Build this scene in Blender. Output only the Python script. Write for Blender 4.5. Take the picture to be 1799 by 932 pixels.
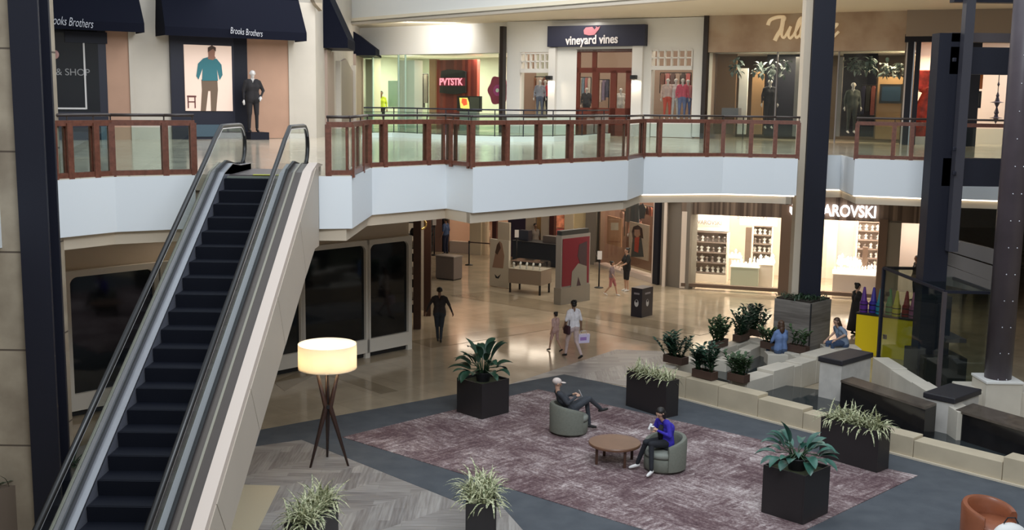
import bpy, bmesh, math, random
import numpy as np
from mathutils import Vector, Matrix
for o in list(bpy.data.objects): bpy.data.objects.remove(o)
SC = bpy.context.scene; COL = SC.collection
R = math.radians
random.seed(7)
# ------------------------------------------------------------------ camera
FW, FH, FPX = 1799, 932, 1950.
PITCH = math.atan(290/1950.); ROLL = .0135; CH = 7.4
_f = Vector((0, math.cos(PITCH), -math.sin(PITCH)))
_r0 = Vector((1, 0, 0)); _u0 = Vector((0, math.sin(PITCH), math.cos(PITCH)))
_r = _r0*math.cos(ROLL)+_u0*math.sin(ROLL); _u = _u0*math.cos(ROLL)-_r0*math.sin(ROLL)
CP = Vector((0, 0, CH))
cam = bpy.data.cameras.new('camera'); camo = bpy.data.objects.new('camera', cam); COL.objects.link(camo)
cam.sensor_width = 36; cam.lens = FPX*36/FW; cam.clip_end = 400
M = Matrix((( _r.x, _u.x, -_f.x), (_r.y, _u.y, -_f.y), (_r.z, _u.z, -_f.z))).to_4x4(); M.translation = CP
camo.matrix_world = M; SC.camera = camo
# ------------------------------------------------------------------ world, lights, exposure
SC.view_settings.view_transform = 'Standard'; SC.view_settings.look = 'None'
SC.view_settings.gamma = 1; SC.view_settings.use_curve_mapping = False
SC.view_settings.exposure = 0.0
W = bpy.data.worlds.new('world'); SC.world = W; W.use_nodes = True
bg = W.node_tree.nodes['Background']; bg.inputs[0].default_value = (.80, .90, 1.0, 1); bg.inputs[1].default_value = .9
def area(name, loc, size, power, col=(1, .95, .88), aim=None, sy=None):
    l = bpy.data.lights.new(name, 'AREA'); l.energy = power; l.color = col; l.shape = 'RECTANGLE'
    l.size = size; l.size_y = sy or size
    o = bpy.data.objects.new(name, l); COL.objects.link(o); o.location = loc
    if aim is not None: o.rotation_euler = (Vector(aim)-Vector(loc)).to_track_quat('-Z', 'Y').to_euler()
    return o
WARM = (1, .82, .62)
area('skylight', (1, 21, 17), 13, 950, (.88, .94, 1), sy=13)
area('skylight', (3, 4, 15.5), 9, 2100, (.88, .94, 1), aim=(0, 38, 7.5), sy=5)
area('ceiling_glow', (5, 41.5, 4.88), 13, 520, (1, .94, .84), sy=9)  # unseen area light added beneath the slab as wide corridor fill
area('ceiling_glow', (-8.5, 27.5, 4.88), 3, 60, (1, .86, .70), sy=3)  # smaller added fill beneath the slab by the lower left wall
area('upper_downlight', (0, 36.5, 10.7), 20, 650, (1, .96, .90), sy=8)  # broad sheet of light added to lift the upper facades, not a fixture
area('upper_downlight', (1.5, 47, 10.75), 4, 90, (1, .97, .92), sy=2)  # small fill added in front of the upper shop fronts
area('upper_wallwasher', (-4.2, 51.2, 10.6), 3, 120, (1, .98, .95), aim=(-4.6, 56, 9.0), sy=.8)  # fill added to whiten the upper shop header, no such lamp there
area('skylight', (-1, 33, 16.5), 9, 900, (.9, .95, 1), aim=(-1, 45, 11.5), sy=6)
# ------------------------------------------------------------------ pixel -> place helpers
def ray(px, py): return _f*FPX+_r*(px-FW/2)-_u*(py-FH/2)
def U(px, py, z=0.): d = ray(px, py); return CP+d*((z-CH)/d.z)
def UY(px, py, y): d = ray(px, py); return CP+d*(y/d.y)
class Wall:
    def __init__(s, a, b):
        s.a = Vector((a[0], a[1], 0)); s.b = Vector((b[0], b[1], 0)); s.u = (s.b-s.a).normalized(); s.n = Vector((s.u.y, -s.u.x, 0)); s.L = (s.b-s.a).length
    def at(s, px, py):
        d = ray(px, py); t = (s.a-CP).dot(s.n)/d.dot(s.n); p = CP+d*t
        return (p-s.a).dot(s.u), p.z
    def P(s, k, z, d=0): return s.a+s.u*k+s.n*d+Vector((0, 0, z))
    def rect(s, x0, y0, x1, y1):
        a = s.at(x0, (y0+y1)/2)[0]; b = s.at(x1, (y0+y1)/2)[0]; xm = (x0+x1)/2
        return a, b, s.at(xm, y1)[1], s.at(xm, y0)[1]
# ------------------------------------------------------------------ materials
MATS = {}
def mat(name, col, rough=.6, metal=0, emit=None, es=0, spec=.5, trans=0, alpha=1, noise=0, nscale=6, bump=0, coat=0, sss=0):
    if name in MATS: return MATS[name]
    m = bpy.data.materials.new(name); m.use_nodes = True; nt = m.node_tree; b = nt.nodes['Principled BSDF']
    b.inputs['Base Color'].default_value = (*col, 1); b.inputs['Roughness'].default_value = rough; b.inputs['Metallic'].default_value = metal
    b.inputs['Specular IOR Level'].default_value = spec
    if emit: b.inputs['Emission Color'].default_value = (*emit, 1); b.inputs['Emission Strength'].default_value = es
    if trans: b.inputs['Transmission Weight'].default_value = trans
    if coat: b.inputs['Coat Weight'].default_value = coat; b.inputs['Coat Roughness'].default_value = .08
    b.inputs['Alpha'].default_value = alpha
    if noise or bump:
        tc = nt.nodes.new('ShaderNodeTexCoord'); n = nt.nodes.new('ShaderNodeTexNoise'); n.inputs['Scale'].default_value = nscale; n.inputs['Detail'].default_value = 5
        nt.links.new(tc.outputs['Object'], n.inputs['Vector'])
        if noise:
            r = nt.nodes.new('ShaderNodeValToRGB'); e = r.color_ramp.elements
            e[0].position = .3; e[1].position = .7
            e[0].color = (*[c*(1-noise) for c in col], 1); e[1].color = (*[min(1, c*(1+noise)) for c in col], 1)
            nt.links.new(n.outputs['Fac'], r.inputs[0]); nt.links.new(r.outputs[0], b.inputs['Base Color'])
        if bump:
            bp = nt.nodes.new('ShaderNodeBump'); bp.inputs['Strength'].default_value = bump; bp.inputs['Distance'].default_value = .02
            nt.links.new(n.outputs['Fac'], bp.inputs['Height']); nt.links.new(bp.outputs[0], b.inputs['Normal'])
    MATS[name] = m; return m
def nn(nt, t, **k):
    n = nt.nodes.new(t)
    for a, v in k.items():
        if a.startswith('i_'): n.inputs[a[2:].replace('_', ' ')].default_value = v
        else: setattr(n, a, v)
    return n
def glass(name, tint, al, rough=.02, gz=.6):
    m = bpy.data.materials.new(name); m.use_nodes = True; nt = m.node_tree; nt.nodes.clear()
    o = nn(nt, 'ShaderNodeOutputMaterial'); t = nn(nt, 'ShaderNodeBsdfTransparent'); t.inputs[0].default_value = (*tint, 1)
    g = nn(nt, 'ShaderNodeBsdfGlossy'); g.inputs['Roughness'].default_value = rough; g.inputs[0].default_value = (1, 1, 1, 1)
    lw = nn(nt, 'ShaderNodeLayerWeight'); lw.inputs[0].default_value = .5
    f = nn(nt, 'ShaderNodeMath', operation='POWER'); f.inputs[1].default_value = 4.; nt.links.new(lw.outputs['Facing'], f.inputs[0])
    mm = nn(nt, 'ShaderNodeMath', operation='MULTIPLY_ADD'); mm.inputs[1].default_value = gz; mm.inputs[2].default_value = al*.6; mm.use_clamp = True
    mx = nn(nt, 'ShaderNodeMixShader')
    nt.links.new(f.outputs[0], mm.inputs[0]); nt.links.new(mm.outputs[0], mx.inputs[0]); nt.links.new(t.outputs[0], mx.inputs[1]); nt.links.new(g.outputs[0], mx.inputs[2]); nt.links.new(mx.outputs[0], o.inputs[0])
    MATS[name] = m; return m
STONE = mat('limestone', (.47, .40, .30), .7, noise=.12, nscale=2.5, bump=.1)
WHITEF = mat('white_fascia', (.74, .77, .79), .55)
BEIGE = mat('beige_plaster', (.56, .47, .36), .7, noise=.04, nscale=1)
CREAM = mat('cream_ceiling', (.80, .71, .55), .7)
WWALL = mat('white_paint', (.78, .77, .73), .6)
BBW = mat('pale_limestone_wall', (.52, .47, .40), .7, noise=.05, nscale=1.2)
NAVY = mat('navy_canvas', (.004, .005, .012), .9, spec=.15)
NAVYP = mat('navy_paint', (.007, .008, .016), .5, spec=.3)
STEEL = mat('dark_painted_steel', (.013, .014, .024), .5, spec=.3)
STEELB = mat('brown_grey_steel', (.065, .052, .056), .5)
WOOD = mat('red_brown_wood', (.155, .055, .034), .35, noise=.25, nscale=14)
DKWOOD = mat('dark_wood', (.045, .020, .014), .4)
BLK = mat('black_matte', (.010, .010, .012), .5)
BLKP = mat('charcoal_planter', (.022, .019, .020), .42)
CHROME = mat('brushed_metal', (.55, .55, .58), .3, metal=1)
DKGL = mat('dark_tinted_glass', (.006, .008, .010), .06, spec=.6)
GL = glass('rail_glass', (.84, .91, .88), .06)
GLE = glass('escalator_glass', (.90, .92, .90), .05, gz=.35)
GLC = glass('clear_shop_glass', (.93, .95, .94), .03)
GLG = glass('green_shop_glass', (.88, .95, .91), .05, gz=.4)
GLD = glass('dark_lift_glass', (.82, .86, .84), .04, gz=.2)
GLM = glass('smoky_glass', (.86, .88, .87), .05, gz=.35)
# ------------------------------------------------------------------ mesh builder
class MB:
    def __init__(s): s.bm = bmesh.new()
    def box(s, x0, x1, y0, y1, z0, z1, bev=0):
        vs = [s.bm.verts.new(p) for p in ((x0,y0,z0),(x1,y0,z0),(x1,y1,z0),(x0,y1,z0),(x0,y0,z1),(x1,y0,z1),(x1,y1,z1),(x0,y1,z1))]
        s._hex(vs, bev); return s
    def _hex(s, v, bev=0):
        fs = [s.bm.faces.new([v[i] for i in q]) for q in ((3,2,1,0),(4,5,6,7),(0,1,5,4),(1,2,6,5),(2,3,7,6),(3,0,4,7))]
        if bev:
            es = list({e for f in fs for e in f.edges}); bmesh.ops.bevel(s.bm, geom=es, offset=bev, segments=2, affect='EDGES', profile=.5)
    def hexa(s, pts, bev=0): s._hex([s.bm.verts.new(p) for p in pts], bev); return s
    def wbox(s, w, k0, k1, z0, z1, d0, d1, bev=0):
        if k0 > k1: k0, k1 = k1, k0
        return s.hexa([w.P(k0,z0,d1), w.P(k1,z0,d1), w.P(k1,z0,d0), w.P(k0,z0,d0), w.P(k0,z1,d1), w.P(k1,z1,d1), w.P(k1,z1,d0), w.P(k0,z1,d0)], bev)
    def bar(s, a, b, w, h=None, up=(0,0,1)):
        a = Vector(a); b = Vector(b); h = h or w; d = (b-a).normalized(); upv = Vector(up)
        if abs(d.dot(upv)) > .98: upv = Vector((0, 1, 0))
        x = d.cross(upv).normalized()*w/2; y = x.cross(d).normalized()*h/2
        return s.hexa([a-x-y, a+x-y, a+x+y, a-x+y, b-x-y, b+x-y, b+x+y, b-x+y])
    def tube(s, pts, r, seg=8, caps=True):
        pts = [Vector(p) for p in pts]; rs = r if isinstance(r, (list, tuple)) else [r]*len(pts); rings = []; px = None
        for i, p in enumerate(pts):
            d = (pts[min(i+1, len(pts)-1)]-pts[max(i-1, 0)]).normalized()
            ref = px if px is not None else (Vector((1,0,0)) if abs(d.x) < .9 else Vector((0,1,0)))
            y = d.cross(ref).normalized(); x = y.cross(d).normalized(); px = x
            rings.append([s.bm.verts.new(p+(x*math.cos(t)+y*math.sin(t))*rs[i]) for t in [2*math.pi*k/seg for k in range(seg)]])
        for a, b in zip(rings, rings[1:]):
            for k in range(seg): s.bm.faces.new((a[k], a[(k+1)%seg], b[(k+1)%seg], b[k]))
        if caps: s.bm.faces.new(rings[0][::-1]); s.bm.faces.new(rings[-1])
        return s
    def lathe(s, prof, c=(0,0,0), seg=32, a0=0, a1=2*math.pi, cap=True):
        full = abs(a1-a0-2*math.pi) < 1e-4; n = seg if full else seg+1; rings = []
        for r, z in prof: rings.append([s.bm.verts.new((c[0]+r*math.cos(a0+(a1-a0)*k/seg), c[1]+r*math.sin(a0+(a1-a0)*k/seg), c[2]+z)) for k in range(n)])
        for a, b in zip(rings, rings[1:]):
            for k in range(n if full else n-1): s.bm.faces.new((a[k], a[(k+1)%n], b[(k+1)%n], b[k]))
        if cap and full:
            if prof[0][0] > 1e-4: s.bm.faces.new(rings[0][::-1])
            if prof[-1][0] > 1e-4: s.bm.faces.new(rings[-1])
        return s
    def ell(s, c, r, rot=None, seg=12):
        g = bmesh.ops.create_uvsphere(s.bm, u_segments=seg, v_segments=max(6, seg*2//3), radius=1)
        m = Matrix.Translation(Vector(c)) @ (rot.to_4x4() if rot else Matrix.Identity(4)) @ Matrix.Diagonal((*(r if hasattr(r,'__len__') else (r,r,r)), 1))
        bmesh.ops.transform(s.bm, matrix=m, verts=g['verts']); return s
    def prism(s, pts, z0, z1):
        a = [s.bm.verts.new((p[0], p[1], z0)) for p in pts]; b = [s.bm.verts.new((p[0], p[1], z1)) for p in pts]; n = len(pts)
        s.bm.faces.new(a[::-1]); s.bm.faces.new(b)
        for k in range(n): s.bm.faces.new((a[k], a[(k+1)%n], b[(k+1)%n], b[k]))
        return s
    def face(s, pts): s.bm.faces.new([s.bm.verts.new(p) for p in pts]); return s
    def wpoly(s, w, kz, d0, d1):
        a = [s.bm.verts.new(w.P(k, z, d0)) for k, z in kz]; b = [s.bm.verts.new(w.P(k, z, d1)) for k, z in kz]; n = len(kz)
        s.bm.faces.new(a[::-1]); s.bm.faces.new(b)
        for k in range(n): s.bm.faces.new((a[k], a[(k+1)%n], b[(k+1)%n], b[k]))
        return s
    def build(s, name, m, parent=None, smooth=False, mx=None):
        me = bpy.data.meshes.new(name); bmesh.ops.recalc_face_normals(s.bm, faces=s.bm.faces[:])
        if mx: s.bm.transform(mx)
        s.bm.to_mesh(me); s.bm.free()
        for k in (m if isinstance(m, (list, tuple)) else [m]): me.materials.append(k)
        if smooth:
            for p in me.polygons: p.use_smooth = True
        o = bpy.data.objects.new(name, me); COL.objects.link(o)
        if parent is not None:
            o.parent = parent; bpy.context.view_layer.update
            o.matrix_parent_inverse = parent.matrix_basis.inverted()
        return o
def smooth_by_angle(o, a=40):
    bm = bmesh.new(); bm.from_mesh(o.data)
    for f in bm.faces: f.smooth = True
    for e in bm.edges:
        if len(e.link_faces) == 2 and e.calc_face_angle(0) > R(a): e.smooth = False
    bm.to_mesh(o.data); bm.free(); return o
def tag(o, label, cat, group=None, kind=None):
    o['label'] = label; o['category'] = cat
    if group: o['group'] = group
    if kind: o['kind'] = kind
    return o
def struct(o): o['kind'] = 'structure'; return o
def empty(name, loc, rz=0, label='', cat='', group=None):
    o = bpy.data.objects.new(name, None); COL.objects.link(o); o.location = loc; o.rotation_euler = (0, 0, rz); o.empty_display_size = .2
    if label: tag(o, label, cat, group)
    o['_local'] = 1
    del o['_local']
    return o
def lp(mb, name, m, parent, smooth=False):          # part given in the parent's own coordinates
    o = mb.build(name, m, None, smooth); o.parent = parent; return o
def dup(o, parent=None, loc=None, rz=None, label=None):
    c = o.copy(); COL.objects.link(c)
    if parent is not None: c.parent = parent
    if loc is not None: c.location = loc
    if rz is not None: c.rotation_euler = (0, 0, rz)
    if label: c['label'] = label
    for ch in [x for x in bpy.data.objects if x.parent == o]: dup(ch, c)
    return c
def text_mesh(name, s, size, m, parent, p, u, up, ext=.02, shear=0, squeeze=1, bold=0, align='CENTER'):
    cu = bpy.data.curves.new(name, 'FONT'); cu.body = s; cu.size = size; cu.extrude = ext; cu.shear = shear; cu.align_x = align; cu.align_y = 'CENTER'; cu.offset = bold
    t = bpy.data.objects.new('tmp', cu); COL.objects.link(t)
    dg = bpy.context.evaluated_depsgraph_get(); me = bpy.data.meshes.new_from_object(t.evaluated_get(dg)); bpy.data.objects.remove(t)
    u = Vector(u).normalized(); up = Vector(up).normalized(); n = u.cross(up)
    mx = Matrix(((u.x*squeeze, up.x, n.x), (u.y*squeeze, up.y, n.y), (u.z*squeeze, up.z, n.z))).to_4x4(); mx.translation = Vector(p)
    me.transform(mx); me.materials.clear(); me.materials.append(m); me.name = name
    o = bpy.data.objects.new(name, me); COL.objects.link(o)
    if parent is not None: o.parent = parent; o.matrix_parent_inverse = parent.matrix_basis.inverted()
    return o
# ------------------------------------------------------------------ procedural floors
def new(name):
    m = bpy.data.materials.new(name); m.use_nodes = True; nt = m.node_tree; return m, nt, nt.nodes['Principled BSDF'], nt.links
def coords(nt, rot=0, scale=(1,1,1)):
    g = nn(nt, 'ShaderNodeNewGeometry'); mp = nn(nt, 'ShaderNodeMapping'); mp.inputs['Rotation'].default_value = (0, 0, R(rot)); mp.inputs['Scale'].default_value = scale
    nt.links.new(g.outputs['Position'], mp.inputs[0]); return mp.outputs[0]
def ramp(nt, fac, stops):
    r = nn(nt, 'ShaderNodeValToRGB'); e = r.color_ramp.elements
    while len(e) < len(stops): e.new(.5)
    for k, (p, c) in zip(e, stops): k.position = p; k.color = (*c, 1)
    nt.links.new(fac, r.inputs[0]); return r.outputs[0]
def mix(nt, f, a, b, mode='MIX'):
    x = nn(nt, 'ShaderNodeMix', data_type='RGBA', blend_type=mode)
    if isinstance(f, (int, float)): x.inputs[0].default_value = f
    else: nt.links.new(f, x.inputs[0])
    for i, v in ((6, a), (7, b)):
        if isinstance(v, tuple): x.inputs[i].default_value = (*v, 1)
        else: nt.links.new(v, x.inputs[i])
    return x.outputs[2]
def tile_floor(name, c1, c2, rot=45, tile=.9, rough=.1, mort=(.30, .24, .17)):
    m, nt, b, L = new(name); v = coords(nt, rot)
    br = nn(nt, 'ShaderNodeTexBrick', offset=0.0); br.inputs['Scale'].default_value = 1; br.inputs['Brick Width'].default_value = tile; br.inputs['Row Height'].default_value = tile
    br.inputs['Mortar Size'].default_value = .006; br.inputs['Color1'].default_value = (*c1, 1); br.inputs['Color2'].default_value = (*c2, 1); br.inputs['Mortar'].default_value = (*mort, 1)
    L.new(v, br.inputs['Vector'])
    n = nn(nt, 'ShaderNodeTexNoise', i_Scale=1.3, i_Detail=5.); L.new(v, n.inputs['Vector'])
    c = mix(nt, .35, br.outputs[0], ramp(nt, n.outputs[0], ((.3, tuple(x*.6 for x in c1)), (.7, tuple(min(1, x*1.15) for x in c2)))))
    L.new(c, b.inputs['Base Color'])
    mr = nn(nt, 'ShaderNodeMapRange'); mr.inputs['To Min'].default_value = rough*.6; mr.inputs['To Max'].default_value = rough*1.7; L.new(n.outputs[0], mr.inputs[0]); L.new(mr.outputs[0], b.inputs['Roughness'])
    b.inputs['Specular IOR Level'].default_value = .75
    return m
TILE = tile_floor('polished_beige_tile', (.42, .345, .245), (.48, .40, .29), rot=45, tile=1.2, rough=.09)
TILEB = tile_floor('polished_brown_tile', (.30, .24, .165), (.34, .275, .19), rot=45, tile=1.2, rough=.09)
TILEU = tile_floor('upper_tile', (.50, .43, .34), (.54, .47, .37), rot=45, tile=1.2, rough=.12)
def herringbone():
    m, nt, b, L = new('wood_look_stone_planks')
    def pl(rot):
        v = coords(nt, rot); br = nn(nt, 'ShaderNodeTexBrick', offset=.5); br.inputs['Scale'].default_value = 1; br.inputs['Brick Width'].default_value = 1.25; br.inputs['Row Height'].default_value = .21
        br.inputs['Mortar Size'].default_value = .006; br.inputs['Color1'].default_value = (.15, .13, .12, 1); br.inputs['Color2'].default_value = (.36, .335, .31, 1); br.inputs['Mortar'].default_value = (.2, .18, .16, 1)
        L.new(v, br.inputs['Vector'])
        w = nn(nt, 'ShaderNodeTexNoise', i_Scale=3., i_Detail=6.); mp = nn(nt, 'ShaderNodeMapping'); mp.inputs['Scale'].default_value = (.5, 7, 1); L.new(v, mp.inputs[0]); L.new(mp.outputs[0], w.inputs['Vector'])
        return mix(nt, .45, br.outputs[0], ramp(nt, w.outputs[0], ((.3, (.14, .12, .11)), (.7, (.44, .42, .40)))))
    a = pl(0); c = pl(90)
    g = nn(nt, 'ShaderNodeNewGeometry'); s = nn(nt, 'ShaderNodeSeparateXYZ'); mp = nn(nt, 'ShaderNodeMapping'); mp.inputs['Rotation'].default_value = (0, 0, R(45)); L.new(g.outputs['Position'], mp.inputs[0]); L.new(mp.outputs[0], s.inputs[0])
    md = nn(nt, 'ShaderNodeMath', operation='PINGPONG'); md.inputs[1].default_value = 1.0; L.new(s.outputs[0], md.inputs[0])
    st = nn(nt, 'ShaderNodeMath', operation='GREATER_THAN'); st.inputs[1].default_value = .5; L.new(md.outputs[0], st.inputs[0])
    L.new(mix(nt, st.outputs[0], a, c), b.inputs['Base Color']); b.inputs['Roughness'].default_value = .42
    return m
HERR = herringbone()
def carpet():
    m, nt, b, L = new('grey_blue_carpet'); v = coords(nt)
    n = nn(nt, 'ShaderNodeTexNoise', i_Scale=2.2, i_Detail=8.); L.new(v, n.inputs['Vector'])
    n2 = nn(nt, 'ShaderNodeTexNoise', i_Scale=90.); L.new(v, n2.inputs['Vector'])
    c = ramp(nt, n.outputs[0], ((.3, (.055, .062, .073)), (.7, (.085, .094, .106))))
    L.new(mix(nt, .25, c, ramp(nt, n2.outputs[0], ((.3, (.03, .036, .046)), (.7, (.10, .11, .125))))), b.inputs['Base Color']); b.inputs['Roughness'].default_value = .9
    return m
CARP = carpet()
def rugmat():
    m, nt, b, L = new('distressed_maroon_rug'); v = coords(nt, 45)
    def no(sx, sy, sc, det=8, off=0):
        mp = nn(nt, 'ShaderNodeMapping'); mp.inputs['Scale'].default_value = (sx, sy, 1); mp.inputs['Location'].default_value = (off, off, 0); L.new(v, mp.inputs[0])
        n = nn(nt, 'ShaderNodeTexNoise'); n.inputs['Scale'].default_value = sc; n.inputs['Detail'].default_value = det; n.inputs['Roughness'].default_value = .7; L.new(mp.outputs[0], n.inputs['Vector']); return n.outputs[0]
    streak1 = no(1.0, 6, 1.6); streak2 = no(6, 1.0, 1.6, off=5); patch = no(1, 1, .75, 3, 2); fine = no(1, 1, 22, 3, 9)
    g = nn(nt, 'ShaderNodeMath', operation='GREATER_THAN'); g.inputs[1].default_value = .5; L.new(no(1, 1, .8, 2, 31), g.inputs[0])
    s = mix(nt, .5, mix(nt, g.outputs[0], streak1, streak2), patch)
    s2 = mix(nt, .30, s, fine)
    c = ramp(nt, s2, ((.36, (.045, .020, .025)), (.455, (.115, .065, .070)), (.51, (.20, .140, .140)), (.56, (.36, .285, .28)), (.61, (.56, .49, .47))))
    L.new(c, b.inputs['Base Color']); b.inputs['Roughness'].default_value = .95
    return m
RUG = rugmat()
def slats(name, c1, c2, w=.08, rough=.5):
    m, nt, b, L = new(name); tc = nn(nt, 'ShaderNodeTexCoord'); s = nn(nt, 'ShaderNodeSeparateXYZ'); L.new(tc.outputs['Object'], s.inputs[0])
    x = nn(nt, 'ShaderNodeMath', operation='DIVIDE'); x.inputs[1].default_value = w; L.new(s.outputs[0], x.inputs[0])
    f = nn(nt, 'ShaderNodeMath', operation='FLOOR'); L.new(x.outputs[0], f.inputs[0])
    wn = nn(nt, 'ShaderNodeTexWhiteNoise', noise_dimensions='1D'); L.new(f.outputs[0], wn.inputs['W'])
    L.new(ramp(nt, wn.outputs[0], ((0, c1), (1, c2))), b.inputs['Base Color']); b.inputs['Roughness'].default_value = rough; return m
SLAT = slats('brown_slatted_panel', (.06, .04, .032), (.24, .18, .14))
REDW = slats('red_striped_wall', (.16, .012, .012), (.36, .05, .03), .14)
PLANK = slats('grey_wood_planks', (.10, .085, .07), (.17, .15, .13), .5)
def plankh(name, c1, c2, h=.3):
    m, nt, b, L = new(name); g = nn(nt, 'ShaderNodeNewGeometry'); s = nn(nt, 'ShaderNodeSeparateXYZ'); L.new(g.outputs['Position'], s.inputs[0])
    x = nn(nt, 'ShaderNodeMath', operation='DIVIDE'); x.inputs[1].default_value = h; L.new(s.outputs[2], x.inputs[0])
    f = nn(nt, 'ShaderNodeMath', operation='FLOOR'); L.new(x.outputs[0], f.inputs[0])
    wn = nn(nt, 'ShaderNodeTexWhiteNoise', noise_dimensions='1D'); L.new(f.outputs[0], wn.inputs['W'])
    n = nn(nt, 'ShaderNodeTexNoise', i_Scale=1.5, i_Detail=6.); mp = nn(nt, 'ShaderNodeMapping'); mp.inputs['Scale'].default_value = (1, 1, 14); L.new(g.outputs['Position'], mp.inputs[0]); L.new(mp.outputs[0], n.inputs['Vector'])
    L.new(mix(nt, .5, ramp(nt, wn.outputs[0], ((0, c1), (1, c2))), ramp(nt, n.outputs[0], ((.3, c1), (.7, c2)))), b.inputs['Base Color']); b.inputs['Roughness'].default_value = .6; return m
PLANTERW = plankh('weathered_wood_boards', (.10, .085, .075), (.26, .235, .21))
def blockstone(name, bh=2.0):
    m, nt, b, L = new(name); g = nn(nt, 'ShaderNodeNewGeometry'); s = nn(nt, 'ShaderNodeSeparateXYZ'); L.new(g.outputs['Position'], s.inputs[0])
    n = nn(nt, 'ShaderNodeTexNoise', i_Scale=1.4, i_Detail=7.); L.new(g.outputs['Position'], n.inputs['Vector'])
    c = ramp(nt, n.outputs[0], ((.3, (.25, .20, .145)), (.7, (.44, .37, .275))))
    x = nn(nt, 'ShaderNodeMath', operation='PINGPONG'); x.inputs[1].default_value = bh/2; L.new(s.outputs[2], x.inputs[0])
    lt = nn(nt, 'ShaderNodeMath', operation='LESS_THAN'); lt.inputs[1].default_value = .015; L.new(x.outputs[0], lt.inputs[0])
    L.new(mix(nt, lt.outputs[0], c, (.10, .075, .055)), b.inputs['Base Color']); b.inputs['Roughness'].default_value = .7; return m
BSTONE = blockstone('stacked_limestone', 1.62)
# ------------------------------------------------------------------ ground floor
S = 5.95; FB = 4.93
def flat(name, pts, z, m, th=.004): return MB().prism([(p[0], p[1]) for p in pts], z-th, z).build(name, m)
struct(flat('floor', [(-40, -12), (45, -12), (45, 75), (-40, 75)], 0, TILE, .1))
a = U(455, 757); bb = U(991, 659); c = U(1200, 704); d = U(1799, 858)
u45 = Vector((1, -1, 0)).normalized()
far = c+(d-c)*2.2
struct(flat('floor_carpet', [(a.x, a.y), (bb.x, bb.y), (c.x+.1, c.y), (far.x, far.y), (6, 8), (2, 12), (U(943, 960).x, U(943, 960).y), (U(872, 880).x-.0, U(872, 880).y), (U(815, 888).x, U(815, 888).y), (U(530, 774).x, U(530, 774).y), (U(445, 786).x, U(445, 786).y)], .012, CARP, .01))
struct(flat('floor_planks', [tuple(U(*p).xy) for p in ((445, 786), (530, 774), (815, 888), (872, 880), (943, 960))]+[(1, 11), (-6, 10), (-5.2, 18)], .008, HERR, .006))
struct(flat('floor_planks', [tuple(U(*p).xy) for p in ((893, 677), (1082, 615), (1170, 618), (1215, 700), (991, 660))], .008, HERR, .006))
struct(flat('floor_tile_patch', [tuple(U(*p).xy) for p in ((424, 853), (492, 855), (440, 960), (380, 960))], .012, mat('cream_stone_tile', (.50, .43, .30), .35), .01))
for q in (((720, 600), (1010, 560), (1180, 600), (1180, 610), (1000, 574), (760, 612)), ((480, 672), (560, 640), (700, 688), (670, 693), (560, 655), (500, 688)), ((790, 520), (1230, 590), (1260, 583), (860, 512))):
    struct(flat('floor_band', [tuple(U(*p).xy) for p in q], .006, TILEB, .004))
l_ = U(602, 770); t_ = U(946, 686); r_ = U(1612, 838); q_ = l_+r_-t_
rug = MB().prism([l_.xy, q_.xy, r_.xy, t_.xy], .012, .024).build('area_rug', RUG)
tag(rug, 'large distressed maroon and cream rug laid on the grey carpet', 'rug')
# ------------------------------------------------------------------ upper slab
edge = [(-9.6, 2), (-9.3, 10), (-8.75, 15), (-8.3, 17.6), (-7.85, 19.1), (-7.2, 20.05), (-6.4, 20.5), (-5.95, 20.75), (-3.67, 20.95), (-3.08, 21.06), (-3.02, 23.6), (-1.52, 25.25), (-.89, 24.3), (2.88, 28.04), (3.5, 29.95), (5.74, 30.5), (7.1, 30.3), (7.68, 30.15), (8.0, 32.5), (9.6, 32.6), (9.38, 30.55), (11.2, 29.9), (14, 29.2), (18, 27.5), (19.5, 10)]
def slab(pts, z0, z1, name, m):
    return struct(MB().prism(pts+[(40, 10), (40, 72), (-40, 72), (-40, 2)], z0, z1).build(name, m))
slab(edge, S-.3, S, 'floor_upper', TILEU)
slab([(x-.0, y+.12) if 0 else (x+(-.12 if x < -7 else 0), y+.12) for x, y in edge], FB-.02, S-.3, 'ceiling_lower', BEIGE)
def offs(pts, d):
    out = []
    for i, p in enumerate(pts):
        a = Vector(pts[max(0, i-1)]); b = Vector(pts[min(len(pts)-1, i+1)]); t = (b-a).normalized(); n = Vector((-t.y, t.x)); out.append(Vector(p)+n*d)
    return out
def strip(name, pts, z0, z1, th, m, off=0):
    A = offs(pts, off); B = offs(pts, off+th); mb = MB()
    for i in range(len(pts)-1):
        mb.hexa([(*A[i], z0), (*A[i+1], z0), (*B[i+1], z0), (*B[i], z0), (*A[i], z1), (*A[i+1], z1), (*B[i+1], z1), (*B[i], z1)])
    return mb.build(name, m)
struct(strip('trim_1', edge[:8], FB, S-.02, .12, WHITEF, -.02))
struct(strip('trim_2', edge[8:], FB, S-.02, .12, WHITEF, -.02))
struct(strip('trim_3', edge, FB-.24, FB-.005, .15, BEIGE, .10))
struct(strip('trim_4', edge[14:], FB-.035, FB-.004, .05, mat('cove_light', (1, .95, .85), emit=(1, .90, .74), es=2.6), .03))
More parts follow.
